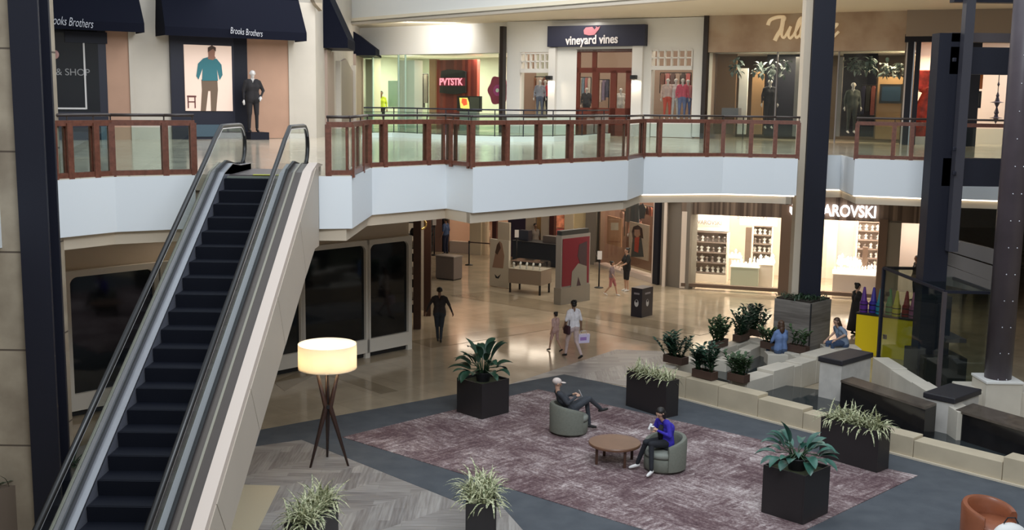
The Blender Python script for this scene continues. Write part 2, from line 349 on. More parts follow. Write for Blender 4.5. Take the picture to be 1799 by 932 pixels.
# ------------------------------------------------------------------ walls
WL = Wall((-17.5, 16.9), (-3.06, 32.5)); WL = Wall((-10.42-7, 24.6-7.5), (-3.06, 32.5))
WB = Wall((-15.6, 34.6), (-7.1, 40.2)); WS = Wall((-7.1, 40.2), (-7.8, 58)); WP = Wall((-7.9, 56.5), (-.4, 50.8)); _v = UY(1246, 200, 45.6); WV = Wall((-.4, 50.2), (_v.x, 45.6)); _w = UY(1590, 200, 41.6); WT = Wall((_v.x, 45.4), (_w.x+.6, 41.4))
UZ = 10.85
def wallobj(name, w, k0, k1, z0, z1, m, th=.25, d=0): return struct(MB().wbox(w, k0, k1, z0, z1, d-th, d).build(name, m))
wallobj('wall_left', Wall((-30, 30), (-15.6, 34.6)), 0, 16, S, 14, BBW)
# Surroundings of the atrium outside the frame: side, back and far walls and the roof with its open skylight
struct(MB().box(-24, -23.7, -12, 40, 0, 16).build('wall_left', BBW))
struct(MB().box(30, 30.3, -12, 75, 0, 16).build('wall_right', BBW))
struct(MB().box(-24, 30, -12.3, -12, 0, 16).build('wall_back', BBW))
struct(MB().box(-40, 40, 68, 68.3, 0, 16).build('wall_far', WWALL))
# upper ceiling: soffit and the white bulkhead that faces the atrium
e0 = U(640, 38, UZ); e1 = U(1130, 0, UZ)
dr = (e1-e0).normalized(); ea = e0-dr*25; eb = e1+dr*16
struct(MB().prism([(ea.x, ea.y), (eb.x, eb.y), (40, eb.y), (40, 72), (-7, 72), (-7.2, e0.y)][:5]+[(-40, 72)], UZ, UZ+.2).build('ceiling_upper', CREAM))
struct(MB().hexa([(ea.x, ea.y, UZ-.1), (eb.x, eb.y, UZ-.1), (eb.x+.2, eb.y+.3, UZ-.1), (ea.x+.2, ea.y+.3, UZ-.1), (ea.x, ea.y, UZ+.06), (eb.x, eb.y, UZ+.06), (eb.x+.2, eb.y+.3, UZ+.06), (ea.x+.2, ea.y+.3, UZ+.06)]).build('trim_5', mat('grey_edge_trim', (.52, .46, .38), .6)))
struct(MB().hexa([(ea.x+.1, ea.y+.1, UZ+.06), (eb.x+.1, eb.y+.1, UZ+.06), (eb.x+.3, eb.y+.4, UZ+.06), (ea.x+.3, ea.y+.4, UZ+.06), (ea.x+.1, ea.y+.1, 15), (eb.x+.1, eb.y+.1, 15), (eb.x+.3, eb.y+.4, 15), (ea.x+.3, ea.y+.4, 15)]).build('wall_bulkhead', WWALL))
# ------------------------------------------------------------------ lower left wall with dark glazed panels
mb = MB(); mb.wbox(WL, 0, WL.L, 0, FB+.1, -.25, 0)
struct(mb.build('wall_left', BEIGE))
struct(MB().wbox(WL, 0, WL.L+.05, 3.98, 4.1, 0, .08).build('trim_6', BEIGE))
FRM = mat('offwhite_window_frame', (.66, .62, .55), .5)
def rrect(k0, k1, z0, z1, r, n=5):
    pts = []
    for cx, cz, a0 in ((k1-r, z0+.02, -90), (k1-r, z1-r, 0), (k0+r, z1-r, 90), (k0+r, z0+.02, 180)):
        if cz == z0+.02: pts.append((k1 if cx == k1-r else k0, z0)); continue
        for i in range(n+1): a_ = R(a0+90*i/n); pts.append((cx+r*math.cos(a_), cz+r*math.sin(a_)))
    return pts
def panelwin(i, k0, k1, z0, z1, lab):
    t = empty('window_%d' % i, WL.P((k0+k1)/2, 0)); struct(t)
    fw = .13; o = [(k0-fw, z0-.42), (k1+fw, z0-.42), (k1+fw, z1+.16), (k0-fw, z1+.16)]
    m = MB(); inner = rrect(k0, k1, z0, z1, .16)
    m.wpoly(WL, [(k0-fw, .16), (k1+fw, .16), (k1+fw, z0), (k0-fw, z0)], .02, .16)
    m.wbox(WL, k0-fw, k0, z0, z1, .02, .16); m.wbox(WL, k1, k1+fw, z0, z1, .02, .16); m.wbox(WL, k0-fw, k1+fw, z1, z1+.14, .02, .16)
    for sx, cx in ((1, k0), (-1, k1)):
        r = .18; arc = [(cx+sx*r-sx*r*math.cos(R(q)), z1-r+r*math.sin(R(q))) for q in range(0, 91, 15)]
        m.wpoly(WL, [(cx, z1)]+arc, .03, .155)
    m.wbox(WL, k1-.02, k1+fw+.02, 0, .2, .02, .14)
    m.build('window_frame', FRM, t)
    MB().wbox(WL, k0-.02, k1+.02, z0-.02, z1+.02, .02, .06).build('window_pane', DKGL, t)
    MB().wbox(WL, k0-fw, k1+fw, .02, .16, .0, .05).build('window_kick', BLK, t)
r1 = WL.rect(645, 415, 721, 606); r0 = WL.rect(530, 425, 637, 625); rl = WL.rect(121, 462, 268, 700)
zt = 3.28
zb = .55
panelwin(1, rl[0], rl[1], zb, zt, '')
panelwin(2, rl[1]+.3, rl[1]+2.4, zb, zt, '')
panelwin(3, r0[0]-2.05, r0[0]-.15, zb, zt, '')
panelwin(4, r0[0], r0[1], zb, zt, '')
panelwin(5, r1[0], WL.L-.14, zb, zt, '')
# corridor wall beyond the corner: shop front with brown posts
WC = Wall((-3.06, 32.5), (-3.15, 53))
struct(MB().box(-3.9, -3.3, 32.6, 34.6, 0, FB).build('wall_left', BEIGE))
struct(MB().box(-9, -3.95, 32.9, 33.1, 0, FB).build('wall_left', BEIGE))
struct(MB().box(-7, -3.1, 40.0, 40.3, 0, FB).build('wall_left', mat('rose_wall', (.35, .20, .15), .6)))
# ------------------------------------------------------------------ columns
def stone_col(name, cx, cy, w, z0, z1, rz=0): pass
cc = UY(103, 785, 17.6); 
cx1 = cc.x
col = empty('steel_column', (cx1-.23, 17.83, 0)); tag(col, 'dark steel column rising from the planter at the left edge', 'column')
MB().box(cx1-.46, cx1, 17.6, 17.66, 0, 15).build('flange', STEEL, col); MB().box(cx1-.46, cx1, 18.0, 18.06, 0, 15).build('flange', STEEL, col); MB().box(cx1-.27, cx1-.2, 17.66, 18.0, 0, 15).build('web', STEEL, col)
sc = MB().box(cx1-4.6, cx1-.44, 17.75, 19.3, 0, 15, .015).build('stone_column', BSTONE); tag(sc, 'wide limestone clad column at the left edge behind the dark steel column', 'column')
# ------------------------------------------------------------------ escalator
TN = .516
def nose(y): return min(S, .516*y-4.69)
esc = empty('escalator', (-4.76, 15, 0)); tag(esc, 'escalator climbing to the upper floor with black steps and beige side cladding', 'escalator')
YB = 9.6; YT = 20.62
SKM = mat('brushed_skirt_steel', (.34, .35, .42), .36, metal=.75)
STEPM, nt_, b_, L_ = new('ribbed_black_step')
g_ = nn(nt_, 'ShaderNodeNewGeometry'); s_ = nn(nt_, 'ShaderNodeSeparateXYZ'); L_.new(g_.outputs['Position'], s_.inputs[0])
k_ = nn(nt_, 'ShaderNodeMath', operation='PINGPONG'); k_.inputs[1].default_value = .012; L_.new(s_.outputs[0], k_.inputs[0])
bp_ = nn(nt_, 'ShaderNodeBump'); bp_.inputs['Strength'].default_value = .5; L_.new(k_.outputs[0], bp_.inputs['Height']); L_.new(bp_.outputs[0], b_.inputs['Normal'])
b_.inputs['Base Color'].default_value = (.006, .007, .012, 1); b_.inputs['Roughness'].default_value = .6; b_.inputs['Specular IOR Level'].default_value = .15
XL, XR = -5.26, -4.26
dz = .2; dy = dz/TN
stp = MB(); stp.box(XL+.01, XR-.01, 0, dy+.02, -.05, 0)
stp.hexa([(XL+.01, .0, -.21), (XR-.01, .0, -.21), (XR-.01, .03, -.21), (XL+.01, .03, -.21), (XL+.01, -.02, -.0), (XR-.01, -.02, 0), (XR-.01, .03, 0), (XL+.01, .03, 0)])
s0 = stp.build('step', STEPM, None); 
for i in range(27):
    z = S-.03-dz*i-(0.0); y = YT-.42-dy*i
    if z < .1: break
    s = s0 if i == 0 else s0.copy()
    if i: COL.objects.link(s)
    s.location = (0, y, z); s.parent = esc; s.matrix_parent_inverse = esc.matrix_basis.inverted()
def ext(name, prof, x0, x1, m, sm=False):   # closed (y,z) profile extruded between two x
    mb = MB(); a = [mb.bm.verts.new((x0, y, z)) for y, z in prof]; b = [mb.bm.verts.new((x1, y, z)) for y, z in prof]; n = len(prof)
    mb.bm.faces.new(a); mb.bm.faces.new(b[::-1])
    for k in range(n): mb.bm.faces.new((a[k], b[k], b[(k+1)%n], a[(k+1)%n]))
    return mb.build(name, m, esc, sm)
def band(o0, o1, y0=YB, y1=22.3):      # strip between nosing+o0 and nosing+o1 following slope then landing
    yt = YT+.15
    top = [(y0, nose(y0)+o1), (yt-.5, nose(yt-.5)+o1), (yt+.1, S+o1*.8), (yt+.7, S+o1*.55), (y1, S+o1*.5)]
    bot = [(y1, S+o0 if o0 < 0 else S), (yt+.1, S+min(o0, 0)), (yt-.5, nose(yt-.5)+o0), (y0, nose(y0)+o0)]
    return top+bot
for sx, xi in ((-1, XL), (1, XR)):
    ext('skirt_panel', band(-.3, .24), *sorted((xi, xi+sx*.012)), SKM)
    ext('inner_deck', band(.225, .26), *sorted((xi+sx*.0, xi+sx*.11)), mat('inner_deck_metal', (.40, .40, .43), .35, metal=.8))
    ext('glass_clamp', band(.2, .33), *sorted((xi+sx*.11, xi+sx*.16)), BLK)
    ext('outer_deck', band(.20, .27, y1=22.2), *sorted((xi+sx*.16, xi+sx*(.42 if sx > 0 else .30))), mat('outer_deck_bronze', (.12, .10, .09), .3, metal=.6))
    ext('outer_deck_rib', band(.27, .285, y1=21.0), *sorted((xi+sx*.25, xi+sx*.285)), mat('olive_strip', (.26, .24, .19), .4))
    if sx > 0: ext('cladding_cap', band(.15, .30, y1=20.95), *sorted((xi+sx*.42, xi+sx*.59)), mat('pinkish_beige_cap', (.60, .50, .43), .5))
    # glass balustrade with rounded newel
    hc = .87; yt = YT+.1
    prof = [(YB, nose(YB)+.3), (YB, nose(YB)+hc)]
    line = [(YB, nose(YB)+.93), (19.6, nose(19.6)+.93), (20.1, nose(20.1)+.945), (20.6, S+.90), (21.1, S+.90), (21.9, S+.895)]
    cz = S+.50; cy = 21.95; rr = .395
    arc = [(cy+rr*math.cos(R(q)), cz+rr*math.sin(R(q))) for q in range(80, -75, -12)]
    hl = line+arc
    ext('glass_balustrade', [(y, z-.03 if z > S+.6 or y < 20 else z) for y, z in hl]+[(21.9, S+.12), (21.0, S+.14), (20.2, nose(20.2)+.26), (YB, nose(YB)+.28)], xi+sx*.13-.006, xi+sx*.13+.006, GLE)
    mb = MB(); mb.tube([(xi+sx*.13, y, z) for y, z in hl], .042, 8); hr = mb.build('handrail', mat('black_rubber_handrail', (.012, .011, .011), .35), esc, True)
    mb = MB(); mb.tube([(xi+sx*.13+.02, y, z-.045) for y, z in hl[:-2]], .012, 6); mb.build('handrail_guide', CHROME, esc)
    nb = MB().hexa([(xi+sx*.0, 21.0, S), (xi+sx*.36, 21.0, S), (xi+sx*.36, 22.35, S), (xi+sx*.0, 22.35, S), (xi+sx*.05, 21.0, S+.13), (xi+sx*.3, 21.0, S+.13), (xi+sx*.3, 22.2, S+.10), (xi+sx*.05, 22.2, S+.10)]).build('newel_base', mat('bronze_newel', (.10, .085, .08), .35, metal=.5), esc)
    for q in range(5): MB().box(xi+sx*.09, xi+sx*.17, 21.3+q*.16, 21.36+q*.16, S+.1, S+.16).build('glass_clip', BLK, nb)
CLAD = mat('beige_cladding', (.46, .395, .325), .5, noise=.03, nscale=.8)
for sx, xo in ((1, XR+.59), (-1, XL-.312)):
    ys = [YB, 11.4, 13.3, 15.2, 17.1, 19.0, 20.85]
    for i in range(len(ys)-1):
        ya, yb = ys[i], ys[i+1]; sk = -.42          # joints square to the slope
        def tb(y, last): return (y, nose(y)+.16)
        a_ = (ya, nose(ya)+.16); b_2 = (yb, nose(yb)+.16 if yb < 20.7 else S+.1)
        cb = (yb+.5 if yb < 20.7 else yb, (.452*(yb+.5)-4.55) if yb < 20.7 else 4.62); ca = (ya+.5, .452*(ya+.5)-4.55)
        if yb > 20.7: pr_ = [a_, (20.62, S+.16), b_2, cb, (20.4, 4.62), ca]
        else: pr_ = [a_, b_2, cb, ca]
        pr_ = [(y+(.022 if q in (0, len(pr_)-1) else 0), z) for q, (y, z) in enumerate(pr_)]
        ext('side_cladding', pr_, xo-.012, xo+.012, CLAD)
ext('truss', [(YB, nose(YB)-.35), (20.4, nose(20.4)-.35), (20.9, S-.3), (20.9, 4.7), (20.3, 4.6), (YB, .02)], XL-.3, XR+.57, mat('underside_panel', (.10, .09, .08), .6))
MB().box(XL-.1, XR+.1, YT-.05, 22.4, S-.02, S+.012).build('landing_plate', mat('grooved_landing_plate', (.13, .11, .11), .4, metal=.5), esc)
MB().box(XL+.45, XR-.02, YT-.1, YT-.02, S+.012, S+.026).build('comb_plate', mat('yellow_comb', (.55, .55, .08), .5), esc)
MB().box(XL+.02, XR-.02, YT-.30, YT-.26, S-.03, S+.004).build('comb_edge', mat('green_grey_edge', (.16, .18, .15), .5), esc)
# ------------------------------------------------------------------ railings on the slab edge
RAILM = WOOD
def pix_on(seg, px):
    lo, hi = 0., 1.; a, b = seg
    def f(t):
        p = Vector((a[0]+(b[0]-a[0])*t, a[1]+(b[1]-a[1])*t, S))-CP; return FW/2+FPX*p.dot(_r)/p.dot(_f)-px
    fa, fb = f(lo), f(hi)
    if fa*fb > 0: return None
    for _ in range(40):
        m = (lo+hi)/2
        if f(m)*fa > 0: lo = m
        else: hi = m
    return lo
def railing(pts, posts, label, ends=True):
    t = empty('balcony_railing', (*pts[0], S)); tag(t, label, 'railing', None)
    pos = []
    for i in range(len(pts)-1):
        a, b = Vector(pts[i]), Vector(pts[i+1]); d = (b-a).normalized(); L = (b-a).length
        n = Vector((-d.y, d.x)); ax = d
        def bar(name, z0, z1, w, m, e=.0):
            mb = MB(); p = [a-d*e-n*w/2, b+d*e-n*w/2, b+d*e+n*w/2, a-d*e+n*w/2]; mb.hexa([(*q, z0) for q in p]+[(*q, z1) for q in p]); mb.build(name, m, t)
        bar('bottom_rail', S+.0, S+.09, .13, DKWOOD if 0 else RAILM, .03); bar('wood_rail', S+.90, S+1.0, .11, RAILM, .03)
        mb = MB(); mb.tube([(*(a-d*.03), S+1.09), (*(b+d*.03), S+1.09)], .028, 8); mb.build('handrail', mat('dark_bronze_handrail', (.05, .035, .03), .4), t, True)
        ts = [0.0] if i == 0 or True else []
        for px in posts:
            q = pix_on((pts[i], pts[i+1]), px)
            if q is not None and q*L > .25 and (1-q)*L > .25: ts.append(q)
        if i == len(pts)-2: ts.append(1.0)
        ts = sorted(set(ts))
        for q in ts:
            p = a+(b-a)*q
            for s_, w_ in ((-.06, .045), (.06, .045)):
                mb = MB(); c1 = p+n*s_; h = .055
                P = [c1-d*h-n*w_/2, c1+d*h-n*w_/2, c1+d*h+n*w_/2, c1-d*h+n*w_/2]; mb.hexa([(*v, S-.05) for v in P]+[(*v, S+.95) for v in P]); po = mb.build('post', RAILM, t)
            mb = MB(); mb.tube([(*p, S+.95), (*p, S+1.09)], .014, 6); mb.build('handrail_bracket', mat('dark_bronze_handrail', (0,0,0)), po)
        ts2 = ts if ts[-1] == 1.0 else ts+[1.0]
        for q0, q1 in zip(ts2, ts2[1:]):
            p0 = a+(b-a)*q0+d*.07; p1 = a+(b-a)*q1-d*.07; P = [p0-n*.006, p1-n*.006, p1+n*.006, p0+n*.006]
            mb = MB(); mb.hexa([(*v, S+.09) for v in P]+[(*v, S+.87) for v in P]); mb.build('glass_pane', GL, t)
    return t
ins = lambda pts, d: [tuple(v) for v in offs(pts, d)]
railing(ins(edge[3:8], .08), [122, 168, 288], 'red-brown wood and glass balcony railing left of the escalator')
railing([(-3.5, 21.05)]+ins(edge[8:10]+[edge[9]], .08)[1:2]+ins(edge[9:14], .08)[1:]+[(3.44, 29.9)], [634, 645, 674, 750, 796, 888, 945, 1000, 1055], 'wood and glass balcony railing from the escalator to the inner corner')
railing(ins(edge[14:18], .08), [1157, 1240, 1318], 'wood and glass balcony railing between the inner corner and the tall middle column')
railing(ins(edge[20:22], .08)+[(14, 29.28)], [1487, 1568, 1600], 'wood and glass balcony railing right of the tall middle column')
# far glass railing on the upper floor, curving
rp = [tuple(U(x, y, S).xy) for x, y in ((640, 242), (690, 241), (760, 244.5), (830, 247.5), (900, 249), (970, 248.5), (1030, 246), (1068, 242))]
t = empty('curved_glass_railing', (*rp[3], S)); tag(t, 'far curving glass railing with thin dark posts on the upper floor', 'railing')
for z, r_2 in ((S+1.1, .03), (S+.95, .012), (S+.2, .012)): MB().tube([(*p, z) for p in rp], r_2, 6).build('rail', STEEL, t)
for i in range(len(rp)-1):
    a, b = Vector(rp[i]), Vector(rp[i+1]); n = Vector((-(b-a).y, (b-a).x)).normalized()*.006
    mb = MB(); mb.hexa([(*(v), S+.2) for v in (a-n, b-n, b+n, a+n)]+[(*(v), S+.95) for v in (a-n, b-n, b+n, a+n)]); mb.build('glass_pane', GLG, t)
for x in (692, 733, 783, 823, 869, 919, 971, 1022, 1060):
    for i in range(len(rp)-1):
        q = pix_on((rp[i], rp[i+1]), x)
        if q is not None:
            p = Vector(rp[i]).lerp(Vector(rp[i+1]), q); MB().tube([(*p, S+.1), (*p, S+1.1)], .02, 6).build('post', STEEL, t); break
struct(strip('trim_7', rp, S, S+.17, .25, mat('white_curb', (.8, .82, .80), .4), -.1))
# ------------------------------------------------------------------ middle column in its plank planter
cp = UY(1425, 450, 31.6); cxm = cp.x
col = empty('steel_column', (cxm, 31.6, 0)); tag(col, 'tall dark steel column with a beige side rising from the plank planter', 'column')
MB().box(cxm-.29, cxm+.31, 31.55, 31.63, 0, 15).build('flange', STEEL, col)
MB().box(cxm-.29, cxm+.31, 32.0, 32.08, 0, 15).build('flange', STEEL, col)
MB().box(cxm-.08, cxm+.02, 31.63, 32.0, 0, 15).build('web', STEEL, col)
MB().box(cxm-.50, cxm-.295, 31.65, 32.05, 0, 15, .01).build('stone_casing', BEIGE, col)
pl = empty('column_planter', (cxm, 31.6, 0)); tag(pl, 'tall weathered grey plank planter box around the foot of the middle column', 'planter')
u1 = UY(1361, 526, 31.5); u2 = UY(1425, 534, 30.7); u3 = UY(1461, 524, 31.5)
zt_ = u2.z
v1 = Vector((u1.x, 31.5)); v2 = Vector((u2.x, 30.7)); v3 = Vector((u3.x, 31.5)); v4 = v1+v3-v2
MB().prism([v1, v2, v3, v4], 0, zt_).build('box', PLANTERW, pl)
MB().bar((*(v2+Vector((0, -.015))), .02), (*(v2+Vector((0, -.015))), zt_), .035, .035).build('corner_strip', BLK, pl)
PLTOP = (v1, v2, v3, v4, zt_)
MB().prism([v.lerp((v1+v3)/2, .06) for v in (v1, v2, v3, v4)], zt_, zt_+.04).build('soil', mat('dark_soil', (.02, .015, .01), .9), pl)
# ------------------------------------------------------------------ lift: frame, pipe column, cab enclosure
lift = empty('glass_lift', (13, 27.5, 0)); tag(lift, 'dark steel framed glass lift with cross beams and low glass enclosure at the right', 'lift')
yl = 27.8
def vpost(x0, x1, y, dep, z0, z1, ypix, name, m, zt=None):
    a = UY(x0, ypix, y); b = UY(x1, ypix, y); MB().box(a.x, b.x, y, y+dep, z0, z1).build(name, m, lift); return a.x, b.x
xa, xb = vpost(1638, 1680, yl, .5, 0, UY(1665, 58, yl).z, 250, 'wide_post', STEEL)
xc, xd = vpost(1681, 1697, yl-.3, .25, UY(1670, 440, yl).z, 15, 250, 'slim_post', mat('grey_steel_post', (.05, .048, .06), .4))
for y_, nm in ((105, 'knob'), (262, 'knob'), (305, 'knob')):
    p = UY(1680, y_, yl-.4); MB().box(p.x-.07, p.x+.02, yl-.38, yl-.3, p.z-.05, p.z+.05, .02).build('bracket', STEEL, lift)
xe = UY(1800, 200, yl).x
for ya, yb, m in ((-6, 4, STEEL), (58, 74, STEELB), (83, 131, STEEL), (279, 328, STEEL)):
    z1 = UY(1730, ya, yl).z; z0 = UY(1730, yb, yl).z; MB().box(xa+.3, xe+.5, yl, yl+.3, z0, z1).build('cross_beam', m, lift)
MB().hexa([(xd-.1, yl-.35, 12.9-2.8), (xd+.15, yl-.35, 12.9-2.8), (xd+.15, yl-.05, 12.9-2.8), (xd-.1, yl-.05, 12.9-2.8), (xd-.1, yl-.35, 10.6), (xd+.5, yl-.35, 10.6), (xd+.5, yl-.05, 10.6), (xd-.1, yl-.05, 10.6)]).build('gusset', STEEL, lift)
# sloping grey panels under the lift landing
for (p0, p1, p2, p3), m in ((((1655, 440), (1756, 472), (1756, 500), (1655, 462)), 'a'), (((1688, 425), (1760, 442), (1760, 470), (1662, 440)), 'b'), (((1655, 463), (1756, 500), (1756, 522), (1655, 500)), 'a')):
    yy = 28.6 if m == 'a' else 29.0
    pts = [UY(*p, yy) for p in (p0, p1, p2, p3)]
    mb = MB(); mb.hexa([pts[3], pts[2], pts[2]+Vector((0, .8, 0)), pts[3]+Vector((0, .8, 0)), pts[0], pts[1], pts[1]+Vector((0, .9, .0)), pts[0]+Vector((0, .9, .0))]); mb.build('sloped_panel', mat('grey_brown_panel', (.17, .15, .14), .5), lift)
# riveted round column
pc = UY(1765, 640, 25.2)
pipe = empty('riveted_round_column', (pc.x, 25.5, 0)); tag(pipe, 'riveted brown-grey round column standing on the white stone block at the right edge', 'column')
pr_ = .30
mb = MB(); mb.lathe([(pr_, .9), (pr_, 15)], (pc.x, 25.5, 0), 32); mb.build('shaft', mat('brown_grey_column_paint', (.075, .058, .068), .42, noise=.15, nscale=1.5), pipe, True)
mb = MB()
for k in range(24):
    for a_ in (-112, -75): mb.ell((pc.x+pr_*math.cos(R(a_)), 25.5+pr_*math.sin(R(a_)), 1.1+k*.62), .018, seg=6)
rv = mb.build('rivets', CHROME, pipe); rv['kind'] = 'stuff'
# glass lift lobby box
g0 = U(1553, 620); 
B0 = Vector((10.7, 31.6)); B1 = Vector((11.25, 27.5)); B2 = Vector((12.6, 28.3)); B3 = B0+B2-B1
def corner(px, py, z): return U(px, py, z)
zr = 2.95
B0 = corner(1553, 471, zr).xy; B1 = corner(1660, 513, zr).xy; B2 = corner(1746, 515, zr).xy; B3 = B0+B2-B1
enc = lift
Bs = [B0, B1, B2, B3]
for i in range(4):
    p, q = Bs[i], Bs[(i+1) % 4]
    MB().bar((*p, 0), (*p, zr), .09).build('post', STEEL if i != 1 else STEELB, enc)
    MB().bar((*p, zr), (*q, zr), .07).build('roof_beam', STEEL, enc)
    d = (q-p).normalized(); n = Vector((-d.y, d.x))*.008
    MB().hexa([(*v, .05) for v in (p-n, q-n, q+n, p+n)]+[(*v, zr-.04) for v in (p-n, q-n, q+n, p+n)]).build('glass_wall', GLD, enc)
MB().prism(Bs, zr+.03, zr+.05).build('glass_roof', GLD, enc)
for z in (1.0, 2.2): MB().box(B0.x+.02, B0.x+.1, B0.y-.3, B0.y-.2, z, z+.12).build('hinge', BLK, enc)
cen = (B1+B3)/2
mach = lift
d1 = (B1-B0).normalized(); d2 = (B2-B1).normalized()
def qbox(mb, o, s, t, z0, z1):
    P = [o-d1*s-d2*t, o+d1*s-d2*t, o+d1*s+d2*t, o-d1*s+d2*t]; return mb.hexa([(*p, z0) for p in P]+[(*p, z1) for p in P])
qbox(MB(), cen+d1*.3, .7, .5, 0, 1.1).build('cabinet', BLK, mach); qbox(MB(), cen+d1*.4, .2, .2, 1.1, 2.6).build('ram', STEEL, mach); qbox(MB(), cen+d1*.5+d2*.2, .5, .25, 1.5, 1.6).build('platform', STEELB, mach)
# ------------------------------------------------------------------ fountain
fo = empty('fountain', (6, 27, 0)); tag(fo, 'stepped beige stone fountain with dark water and granite weirs right of the rug', 'fountain')
f0 = U(1193, 701).xy; f1 = U(1799, 859).xy; fu = (f1-f0).normalized(); fn = Vector((-fu.y, fu.x))
if fn.y < 0: fn = -fn
FW_ = Wall(f0, f1)
def fk(px):
    return pix0(f0, f1, px)
def pix0(a, b, px, z=0.):
    lo, hi = -.6, 2.5
    def f(t):
        p = Vector((*(a+(b-a)*t), z))-CP; return FW/2+FPX*p.dot(_r)/p.dot(_f)-px
    fa = f(lo)
    for _ in range(50):
        m = (lo+hi)/2
        if f(m)*fa > 0: lo = m
        else: hi = m
    return lo*(b-a).length
SL = mat('warm_limestone_block', (.50, .42, .30), .6, noise=.08, nscale=2)
SLT = mat('pale_limestone_block', (.56, .51, .43), .55, noise=.08, nscale=2)
def qb(mb, o, ax, ay, s0, s1, t0, t1, z0, z1, bev=.012):
    P = [o+ax*s0+ay*t0, o+ax*s1+ay*t0, o+ax*s1+ay*t1, o+ax*s0+ay*t1]; return mb.hexa([(*p, z0) for p in P]+[(*p, z1) for p in P], bev)
ks = [(1150, 1203, .60), (1203, 1260, .58), (1260, 1330, .57), (1330, 1409, .50), (1409, 1500, .43), (1500, 1603, .47), (1603, 1759, .42), (1759, 1850, .54), (1850, 2000, .5)]
for a_, b_2, z in ks:
    ka, kb = fk(a_), fk(b_2)
    qb(MB(), f0, fu, fn, ka+.006, kb-.006, .0, .42, .0, z).build('stone_block', SL, fo)
qb(MB(), f0, fu, fn, fk(1150), fk(2000), -.05, .0, 0, .05, 0).build('base_strip', mat('cream_base_strip', (.62, .54, .42), .5), fo)
# cross wall running away from the outer wall
cA = U(1348, 688, .2).xy; cB = U(1442, 659, .2).xy; cu = (cB-cA).normalized(); cn = Vector((-cu.y, cu.x)); CL = (cB-cA).length
for i, (q0, q1, z) in enumerate(((-.35, .10, .60), (.10, .48, .68), (.48, .62, .63), (.62, .9, .66), (.9, 1.35, .74))):
    qb(MB(), cA, cu, cn, q0*CL, q1*CL-.01, 0, .5, 0, z).build('stone_block', SLT, fo)
# planted bed behind: left end wall, back wall
lA = f0+fu*fk(1150); 
bl = U(1330, 596, .5).xy; br = U(1445, 628, .6).xy; lw = U(1178, 645, .6).xy
def wallrun(p, q, w, z, n, m):
    d = (q-p); L = d.length; d = d/L; nn_ = Vector((-d.y, d.x))
    for i in range(n): qb(MB(), p, d, nn_, L*i/n+.005, L*(i+1)/n-.005, 0, w, 0, z-.03*(i % 2)).build('stone_block', m, fo)
wallrun(lw, bl, .42, .55, 4, SLT); wallrun(bl, br, -.45, .55, 4, SLT); wallrun(U(1255, 632, .5).xy, U(1318, 604, .5).xy, -.35, .5, 3, SLT)
WATER = mat('dark_water', (.010, .013, .014), .04, spec=.7, bump=.0)
WATER2, nt_, b_, L_ = new('rippled_dark_water'); b_.inputs['Base Color'].default_value = (.03, .036, .038, 1); b_.inputs['Roughness'].default_value = .06
n_ = nn(nt_, 'ShaderNodeTexNoise', i_Scale=5., i_Detail=4.); bp_ = nn(nt_, 'ShaderNodeBump'); bp_.inputs['Strength'].default_value = .12; L_.new(nn(nt_, 'ShaderNodeNewGeometry').outputs['Position'], n_.inputs['Vector']); L_.new(n_.outputs[0], bp_.inputs['Height']); L_.new(bp_.outputs[0], b_.inputs['Normal'])
kk = lambda k, t: tuple(f0+fu*k+fn*t)
w_ = MB().prism([kk(fk(1200)+.1, .4), kk(fk(2000), .4), kk(fk(2000), 2.6), kk(fk(1600), 3.0), kk(fk(1420), 3.1), kk(fk(1330), 2.9), kk(fk(1200)+.1, 2.2)], .02, .2).build('water', WATER2, fo); w_['label'] = 'dark still water'
w_ = MB().prism([tuple(U(*q, .2).xy) for q in ((1232, 655), (1275, 632), (1335, 612), (1445, 648), (1345, 690))], .02, .2).build('water', WATER2, fo)
# pedestals with dark caps and granite weirs between them
def ped(pxl, pxc, pxr, ytop_c, ybot_c, zb, label):
    zt = None
    pc_ = U(pxc, ybot_c, zb); zt = UY(pxc, ytop_c, pc_.y).z
    c = pc_.xy; l = U(pxl, 0, 0)
    def side(px, d):       # intersect sight column px with line from c along d at z = zt
        lo, hi = .1, 4
        for _ in range(40):
            m = (lo+hi)/2; p = Vector((*(c+d*m), zt))-CP; x = FW/2+FPX*p.dot(_r)/p.dot(_f)
            if abs(x-pxc) < abs(px-pxc): lo = m
            else: hi = m
        return lo
    d2 = fn; d1_ = -fu
    a = side(pxl, d1_); b = side(pxr, d2)
    return c, a, b, zt, d1_, d2
GRAN = mat('black_granite', (.012, .011, .012), .12, noise=.3, nscale=3, spec=.6)
GRANT = mat('wet_brown_granite_top', (.10, .08, .065), .2, noise=.25, nscale=6)  # brown tone paints in the light falling on the granite weir tops
for px in ((1441, 1475, 1531, 634, 706, .2), (1626, 1672, 1721, 700, 765, .2)):
    c, a, b, zt, e1_, e2_ = ped(*px, '')
    qb(MB(), c, e1_, e2_, 0, a, 0, b, .0, zt-.13, .01).build('pedestal', mat('pale_veined_stone', (.52, .49, .45), .5, noise=.1, nscale=4), fo)
    qb(MB(), c, e1_, e2_, -.04, a+.04, -.04, b+.04, zt-.13, zt, .02).build('pedestal_cap', mat('charcoal_cap', (.022, .020, .024), .5), fo)
def weir(pA, pB, zt, w, depth=1.2):
    p, q = pA, pB; d = (q-p); L = d.length; d = d/L; n = fn
    P = [p, q, q+n*w, p+n*w]
    MB().hexa([(*v, .05) for v in P]+[(*v, zt-.05) for v in P]).build('granite_weir', GRAN, fo)
    MB().hexa([(*(v), zt-.05) for v in (p-n*.03, q-n*.03, q+n*w, p+n*w)]+[(*v, zt) for v in (p-n*.03, q-n*.03, q+n*w, p+n*w)]).build('weir_top', GRANT, fo)
zw = .95
